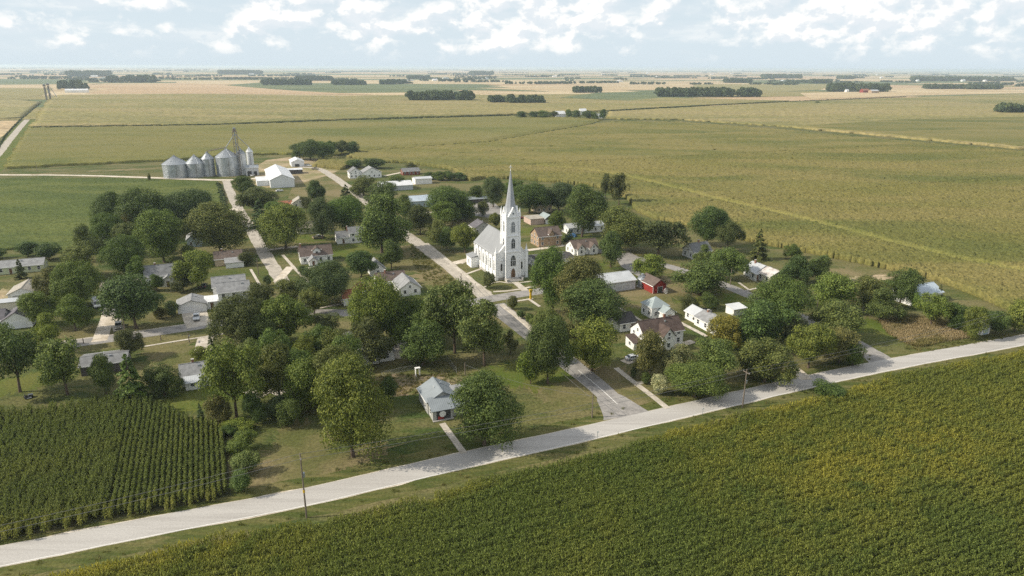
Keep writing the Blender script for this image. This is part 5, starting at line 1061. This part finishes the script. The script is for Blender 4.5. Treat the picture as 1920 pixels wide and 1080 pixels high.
def leg():
    base = np.array(G(449, 328)); Ht = hgt(449, 328, 247); root = empty('grain_elevator', base, GA); tag(root, 'brown lattice grain elevator tower above the bins', 'grain elevator'); f = MB(); q = 1.5
    for sx in (-q, q):
        for sy in (-q, q): f.box(sx - .2, sx + .2, sy - .2, sy + .2, 0, Ht, 'lattice_metal')
    f.build('tower_frame', root); br = MB(); nseg = 12
    for i in range(nseg):
        z0, z1 = Ht * i / nseg, Ht * (i + 1) / nseg
        for a, b_ in (((-q, -q), (q, -q)), ((q, -q), (q, q)), ((q, q), (-q, q)), ((-q, q), (-q, -q))): br.tube((*a, z0), (*b_, z1), .1, .1, 'lattice_metal', 4, False); br.tube((*a, z1), (*b_, z1), .06, .06, 'lattice_metal', 4, False)
    br.build('brace', root); MB().box(-.35, .35, -.6, -.1, 0, Ht, 'galvanised').build('leg_casing', root); MB().box(-.35, .35, .1, .6, 0, Ht, 'galvanised').build('leg_casing', root)
    MB().box(-1.7, 1.7, -1.4, 1.4, Ht, Ht + .2, 'lattice_metal').build('platform', root); h = MB().box(-1.1, 1.1, -.8, .8, Ht + .2, Ht + 2.2, 'lattice_metal').build('head', root); MB().prism([(-1.1, Ht + 2.2), (1.1, Ht + 2.2), (.5, Ht + 3.1), (-.5, Ht + 3.1)], 'y', -.7, .7, 'galvanised').build('head_cover', h)
    rail = MB()
    for z in (.6, 1.1):
        for a, b_ in (((-1.7, -1.4), (1.7, -1.4)), ((1.7, -1.4), (1.7, 1.4)), ((1.7, 1.4), (-1.7, 1.4)), ((-1.7, 1.4), (-1.7, -1.4))): rail.tube((*a, Ht + z), (*b_, Ht + z), .04, .04, 'lattice_metal', 4)
    rail.build('railing', root)
    def loc(p): d = np.array(p[:2]) - base; return (d @ SV, d @ TV, p[2])
    for tgt in (B4, S2, S1): MB().tube((0, 0, Ht - 1.5 if tgt is not S1 else Ht * .75), loc((*tgt[1], tgt[3] + .7)), .28, .28, 'galvanised', 8).build('spout', root)
    p, q_ = loc((*B4[1], B4[3] + .9)), loc((*B3[1], B3[3] + .8)); cw2 = MB().tube(p, q_, .35, .35, 'lattice_metal', 6); cw2.tube((p[0], p[1], p[2] + 1), (q_[0], q_[1], q_[2] + 1), .06, .06, 'lattice_metal', 4); cw2.build('catwalk', root)
leg()
r_ = empty('loadout_house', G(462, 330), GA); tag(r_, 'grey loadout building with dark openings at the silo foot', 'building'); block(r_, (0, 9, 0, 6, 6, 'x', 1.5, 'galvanised_roof', 'metal_wall', 'n')); door(r_, 2.5, 0, .05, 0, 3., 3.6, 'trim_dark'); door(r_, 6.5, 0, .05, 0, 2.4, 3.2, 'trim_dark')
for px, h, lab in (((88, 188), 36, 'left dark tower of the far elevator on the field road'), ((95, 187.5), 38, 'right tower of the far elevator on the field road')):
    g = G(*px); r_ = empty('elevator_tower', g, GA); tag(r_, lab, 'grain elevator'); MB().box(-1.7, 1.7, -2, 2, 0, h - 6, 'lattice_metal').build('shaft', r_); MB().box(-2.6, 2.6, -2.6, 2.6, h - 5, h - 1, 'lattice_metal').prism([(-2.6, h - 1), (2.6, h - 1), (0, h + 1)], 'y', -2.6, 2.6, 'galvanised').build('head_house', r_); MB().tube((3, 0, h - 7), (14, 0, 6), .7, .7, 'galvanised', 6).build('spout', r_)
# ------------------------------------------------------------------ poles, wires, signs
def pole(px, ytop, label, arm=True, h=None, name='utility_pole', band=False):
    g = G(*px); H_ = h or hgt(px[0], px[1], ytop); root = empty(name, g, GA); tag(root, label, 'utility pole', None); MB().tube((0, 0, -.1), (0, 0, H_), .17, .11, 'pole_wood', 8).build('shaft', root)
    if arm:
        a = MB().box(-.09, .09, -1.1, 1.1, H_ - 1.0, H_ - .82, 'pole_wood').build('crossarm', root)
        for y in (-1., 1.): MB().lathe([(.05, H_ - .82), (.09, H_ - .7), (.05, H_ - .56)], 8, 'galvanised', 0, y).build('insulator', a)
        MB().lathe([(.16, H_ * .63), (.2, H_ * .64), (.2, H_ * .70), (.12, H_ * .71)], 10, 'galvanised', .28, 0).build('transformer', root)
    if band: MB().lathe([(.2, H_ * .40), (.2, H_ * .44)], 8, 'yellow_paint').build('marker_band', root)
    return g, H_
P1 = pole((575, 971), 850, 'tall utility pole with yellow band standing left on the corn side of the highway', band=True); P2 = pole((1392, 764), 692, 'utility pole on the corn side of the highway right of main street'); P3 = pole((1110, 783), 738, 'shorter pole at the grassy corner of main street and highway', False)
P4 = pole((1369, 534), 503, 'wooden pole beside the east street below the green tree', False); P5 = pole((1529, 597), 562, 'wooden pole beside the east street above the olive brown tree', False); P6 = pole((485, 517), 484, 'wooden pole beside the left gravel street', False); P7 = pole((865, 538), 512, 'wooden pole beside the church street crossing', False)
P8 = pole((872, 703), 680, 'twin grey post on the lawn above the metal roofed house', False); P9 = pole((235, 622), 581, 'wooden pole in front of the dark dense tree', False); P10 = pole((355, 642), 624, 'short pole with crossarm beside the cross street', True); P11 = pole((157, 644), 634, 'short post at the left end of the cross street', False); P12 = pole((302, 638), 628, 'short post on the lawn side of the cross street', False); P13 = pole((70, 321), 304, 'pole beside the gravel lane at the left', False); P14 = pole((1617, 676), 651, 'grey post at the east street mouth', False)
def wires(A, B, label, offs=(-1., 1.), drop=.6, sag=1.2):
    b = MB(); a3 = np.array((*A[0], A[1] - drop)); b3 = np.array((*B[0], B[1] - drop)); d = b3 - a3; nn = np.array((-d[1], d[0], 0)) / np.hypot(d[0], d[1])
    for o_ in offs:
        pts = [a3 + d * u + nn * o_ * .9 - np.array((0, 0, sag * 4 * u * (1 - u))) for u in np.linspace(0, 1, 15)]
        for p, q in zip(pts[:-1], pts[1:]): b.tube(p, q, .032, .032, 'wire_grey', 4, False)
    tag(b.build('power_line'), label, 'power line')
wires(P1, P2, 'thin power lines strung along the highway between the two tall poles'); d = np.array(P1[0]) - np.array(P2[0]); wires(P1, (tuple(np.array(P1[0]) + d * .8), P1[1]), 'thin power lines leaving the frame at lower left'); wires(P2, (tuple(np.array(P2[0]) - d * .95), P2[1]), 'thin power lines running right beside the highway'); wires(P3, P8, 'thin line from the street corner pole to the twin post', (0,)); wires(P3, P7, 'thin lines running up main street from the corner pole'); wires(P4, P5, 'thin line between the poles on the east street', (0,))
def signpost(px, h, label, panel=None, mat='trim_white', post='galvanised', wd=.5):
    r_ = empty('sign_post', G(*px), GA); tag(r_, label, 'sign'); MB().tube((0, 0, 0), (0, 0, h), .06, .06, post, 6).build('post', r_)
    if panel: MB().box(-wd / 2, wd / 2, -.09, -.06, h - panel, h, mat).build('panel', r_)
signpost((1317, 779), 2., 'small marker post between corn and highway', .4); signpost((1120, 822), 1.8, 'small marker post on the corn verge left of the junction', .3); signpost((950, 574), 3., 'thin street sign at the church corner', .4); signpost((1443, 688), 2.6, 'white post beside the highway right of main street', .5)
r_ = empty('yellow_post', G(995, 561), GA); tag(r_, 'stout yellow post at the curb opposite the church', 'post'); MB().box(-.3, .3, -.3, .3, 0, 2.8, 'yellow_paint').build('post', r_); MB().box(-.55, .55, -.35, .35, 2.8, 3.6, 'yellow_paint').build('head', r_)
r_ = empty('garden_arch', G(784, 706), GA); tag(r_, 'white garden doorframe standing on the overgrown plot', 'arch'); MB().box(-.6, -.45, 0, .8, 0, 2.3, 'trim_white').build('side', r_); MB().box(.45, .6, 0, .8, 0, 2.3, 'trim_white').build('side', r_); MB().box(-.7, .7, -.05, .85, 2.3, 2.42, 'trim_white').build('top', r_)
# chain-link fences
def fence(pts, label, h=1.3):
    P = [np.array(p) for p in PG(pts)]; root = empty('wire_fence', P[0]); tag(root, label, 'fence'); pm = MB().tube((0, 0, 0), (0, 0, h), .045, .045, 'chain_link', 6).mesh('post'); rl = MB(); wr = MB()
    for a, b_ in zip(P[:-1], P[1:]):
        n = max(1, int(np.hypot(*(b_ - a)) / 2.4))
        for i in range(n + 1): p = a + (b_ - a) * i / n - P[0]; link('post', pm, root, (p[0], p[1], 0))
        A, B = a - P[0], b_ - P[0]
        for z in (.08, h): rl.tube((*A, z), (*B, z), .03, .03, 'chain_link', 4)
        for z in np.linspace(.2, h - .12, 6): wr.tube((*A, z), (*B, z), .010, .010, 'chain_link', 3, False)
    rl.build('rail', root); wr.build('wire', root)
fence([(716, 706), (750, 698), (781, 692)], 'low wire fence left of the white garden doorframe'); fence([(838, 677), (848, 688), (856, 699)], 'low wire fence beside the twin post')
# ------------------------------------------------------------------ vehicles
def vehicle(px, heading, kind, paint, label, cat):
    root = empty({'pickup': 'pickup_truck', 'car': 'parked_car', 'van': 'parked_van'}[kind], G(*px), heading); tag(root, label, cat); L_, wd = {'pickup': (5.6, 1.95), 'car': (4.6, 1.8), 'van': (6.2, 2.15)}[kind]; h = wd / 2
    prof = {'pickup': [(-2.8, .45), (2.75, .45), (2.8, .95), (2.5, 1.08), (1.35, 1.15), (-2.75, 1.12), (-2.8, .8)], 'car': [(-2.3, .40), (2.25, .38), (2.3, .72), (2.1, .86), (1.1, .96), (-1.9, 1.0), (-2.28, .85)], 'van': [(-3.1, .5), (3.05, .5), (3.1, 1.0), (2.9, 1.3), (-3.08, 1.3)]}[kind]
    cab = {'pickup': [(1.35, 1.14), (.65, 1.82), (-.75, 1.84), (-1.0, 1.13)], 'car': [(1.1, .95), (.35, 1.42), (-1.1, 1.44), (-1.85, .99)], 'van': [(2.9, 1.29), (2.2, 2.5), (-3.0, 2.6), (-3.08, 1.29)]}[kind]
    b = MB().prism(prof, 'y', -h, h, paint)
    if kind == 'pickup': b.box(-2.75, -1.05, -h, -h + .1, 1.1, 1.32, paint).box(-2.75, -1.05, h - .1, h, 1.1, 1.32, paint).box(-2.8, -2.7, -h, h, 1.1, 1.32, paint).box(-2.7, -1.05, -h + .1, h - .1, 1.121, 1.135, 'trim_dark')
    body = b.build('body', root); k = h * .86
    def lift(p, s): return (p[0], s * (h * .96 - (p[1] - cab[0][1]) * .18), p[1])
    n = len(cab); vs = [lift(p, -1) for p in cab] + [lift(p, 1) for p in cab]; c = MB(); c.add(vs, [tuple(range(n)), tuple(range(n, 2 * n))[::-1]] + [(i, i + n, (i + 1) % n + n, (i + 1) % n) for i in range(n)], paint).build('cabin', root)
    g = MB(); gl = lambda a, b_, u: tuple(a[i] + (b_[i] - a[i]) * u for i in range(3))
    for i, j in ((0, 1), (2, 3)):
        a0, a1, b0, b1 = lift(cab[i], -.88), lift(cab[j], -.88), lift(cab[i], .88), lift(cab[j], .88); o = .03 if i == 0 else -.03; q = [gl(a0, a1, .12), gl(b0, b1, .12), gl(b0, b1, .88), gl(a0, a1, .88)]
        if kind == 'van' and i: continue
        g.add([(p[0] + o, p[1], p[2] + .02) for p in q], [(0, 1, 2, 3)], 'glass')
    for s in (-1, 1):
        q = [lift(p, s * 1.012) for p in cab]; m_ = np.mean(np.array(q), 0); q = [tuple(m_ + (np.array(p) - m_) * .8) for p in q]
        if kind == 'van': q = [q[0], q[1], (1.2, q[1][1], q[1][2]), (1.2, q[0][1], q[0][2])]
        g.add([(p[0], p[1] + s * .015, p[2]) for p in q], [(0, 1, 2, 3)], 'glass')
    g.build('window', root)
    wm = bpy.data.meshes.get('tyre_m') or MB().tube((0, -.12, 0), (0, .12, 0), .36, .36, 'rubber', 14).mesh('tyre_m'); rm = bpy.data.meshes.get('rim_m') or MB().tube((0, -.13, 0), (0, .13, 0), .2, .2, 'galvanised', 10).mesh('rim_m')
    for x in (L_ * .30, -L_ * .30):
        for s in (-1, 1): o = link('wheel', wm, root, (x, s * (h - .1), .36)); link('rim', rm, o)
    fx = max(p[0] for p in prof); bx = -fx
    for s in (-1, 1): MB().box(fx - .12, fx + .02, s * h * .72 - .18, s * h * .72 + .18, prof[2][1] - .22, prof[2][1] - .02, 'lamp_glass').build('headlight', root); MB().box(bx - .02, bx + .1, s * h * .8 - .12, s * h * .8 + .12, .7, .92, 'lamp_red').build('tail_light', root)
    MB().box(fx - .05, fx + .06, -h * .95, h * .95, .42, .6, 'trim_dark').build('bumper', root)
vehicle((369, 598), GA - math.pi / 2, 'pickup', 'car_silver', 'silver pickup parked on the drive before the white garage', 'pickup'); vehicle((1187, 674), GA - .05, 'car', 'car_silver', 'silver car parked beside the white house with dark red roof', 'car'); vehicle((181, 574), GA - 1.3, 'van', 'car_white', 'white van parked beside the narrow grey house', 'van')
vehicle((223, 614), GA - 1.5, 'pickup', 'car_tan', 'tan pickup shaded under the dark dense tree', 'pickup'); vehicle((597, 447), GA + .3, 'pickup', 'car_tan', 'dark tan pickup on the bright lawn right of the yellow green tree', 'pickup'); vehicle((474, 330), GA + 1.2, 'pickup', 'car_white', 'white truck parked at the silo foot', 'truck'); vehicle((578, 312), GA - .6, 'pickup', 'car_silver', 'left pale truck on the gravel yard by the white shed', 'truck'); vehicle((591, 318), GA - .5, 'pickup', 'car_tan', 'right tan truck on the gravel yard by the white shed', 'truck')
vehicle((524, 359), GA + .2, 'car', 'car_white', 'white car before the gable of the big grain shed', 'car'); vehicle((974, 410), GA, 'car', 'car_red', 'red car near the pinkish workshop', 'car'); vehicle((1130, 372), GA + .3, 'car', 'car_white', 'white car under the slim dark tree by the cornfield', 'car'); vehicle((383, 538), GA + 1.4, 'car', 'car_dark', 'dark car beside the round yellowish tree', 'car')
r_ = empty('lawn_mower', G(54, 746), GA + .4); tag(r_, 'riding mower left on the grass at the foot of the large open tree', 'mower'); MB().prism([(-.8, .35), (.9, .35), (.95, .8), (.1, .9), (-.1, .6), (-.8, .6)], 'y', -.4, .4, 'car_dark').build('body', r_); MB().box(-.6, -.15, -.3, .3, .62, .75, 'rubber').box(-.72, -.6, -.3, .3, .7, 1.15, 'rubber').build('seat', r_); MB().box(-.5, .5, -.75, .75, .15, .32, 'car_silver').build('deck', r_)
for x, rr_ in ((.65, .22), (-.6, .34)):
    for s in (-.5, .5): MB().tube((x, s - .1, rr_), (x, s + .1, rr_), rr_, rr_, 'rubber', 12).build('wheel', r_)
r_ = empty('wagon_wheel', G(1246, 550), GA + .25); tag(r_, 'big pale wagon wheel leaning by the red barn door', 'wheel'); b = MB(); nn_ = 20
for i in range(nn_):
    a, c = 6.283 * i / nn_, 6.283 * (i + 1) / nn_; b.tube((math.cos(a) * .95, -.5 + .2 * math.sin(a), 1 + math.sin(a) * .95), (math.cos(c) * .95, -.5 + .2 * math.sin(c), 1 + math.sin(c) * .95), .07, .07, 'trim_white', 5)
b.build('rim', r_); b = MB()
for i in range(10): a = 6.283 * i / 10; b.tube((0, -.5, 1), (math.cos(a) * .95, -.5 + .2 * math.sin(a), 1 + math.sin(a) * .95), .04, .04, 'trim_white', 4)
b.build('spoke', r_)
# yard clutter
def heap(px, r, h, mat, name, label, cat, seed):
    rr_ = random.Random(seed); root = empty(name, G(*px), rr_.uniform(0, 6)); tag(root, label, cat); b = MB()
    for i in range(16):
        a, d = rr_.uniform(0, 6.28), r * rr_.random() ** .6; s = h * rr_.uniform(.3, .7) * (1.2 - d / r * .6); b.lathe([(s * 1.1, -.02), (s, s * .5), (s * .6, s * .95), (s * .15, s * 1.1)], 6, mat, math.cos(a) * d, math.sin(a) * d, rr_.uniform(0, 1))
    b.build('pile', root)
plain('blue_tarp', (.05, .13, .26), .45, .1); plain('grey_tarp', (.22, .22, .22), .6, .1)
heap((1072, 443), 2.2, 2.4, 'blue_tarp', 'tarp_heap', 'blue tarpaulin heap beside the tan brick house', 'tarp', 1); heap((1252, 524), 4., 1.5, 'dirt', 'rubble_heap', 'bare rubble heap between red barn and big dark tree', 'rubble', 2); heap((1322, 585), 3., 1.2, 'grey_tarp', 'junk_heap', 'grey junk heap behind the long white house', 'junk', 3); heap((996, 494), 3., 1.4, 'grey_tarp', 'scrap_heap', 'dark scrap heap beside the church wall', 'scrap', 4); heap((774, 545), 1.6, .7, 'stone_step', 'brush_heap', 'pale brush heap on the dry yard', 'brush', 5)
# ------------------------------------------------------------------ the air between here and the horizon
m = bpy.data.materials.new('haze_air'); m.use_nodes = True; t = m.node_tree; t.nodes.remove(t.nodes['Principled BSDF']); pv = N(t, 'ShaderNodeVolumePrincipled'); pv.inputs['Color'].default_value = (.70, .85, 1., 1); pv.inputs['Density'].default_value = HAZE = .000075; pv.inputs['Anisotropy'].default_value = .2
L(t, pv.outputs[0], t.nodes['Material Output'].inputs['Volume']); MATS['haze_air'] = m
tag(MB().box(-60000, 60000, -3000, 70000, -1.5, 84., 'haze_air').build('haze'), 'pale summer haze lying over the fields', None, None, 'stuff')
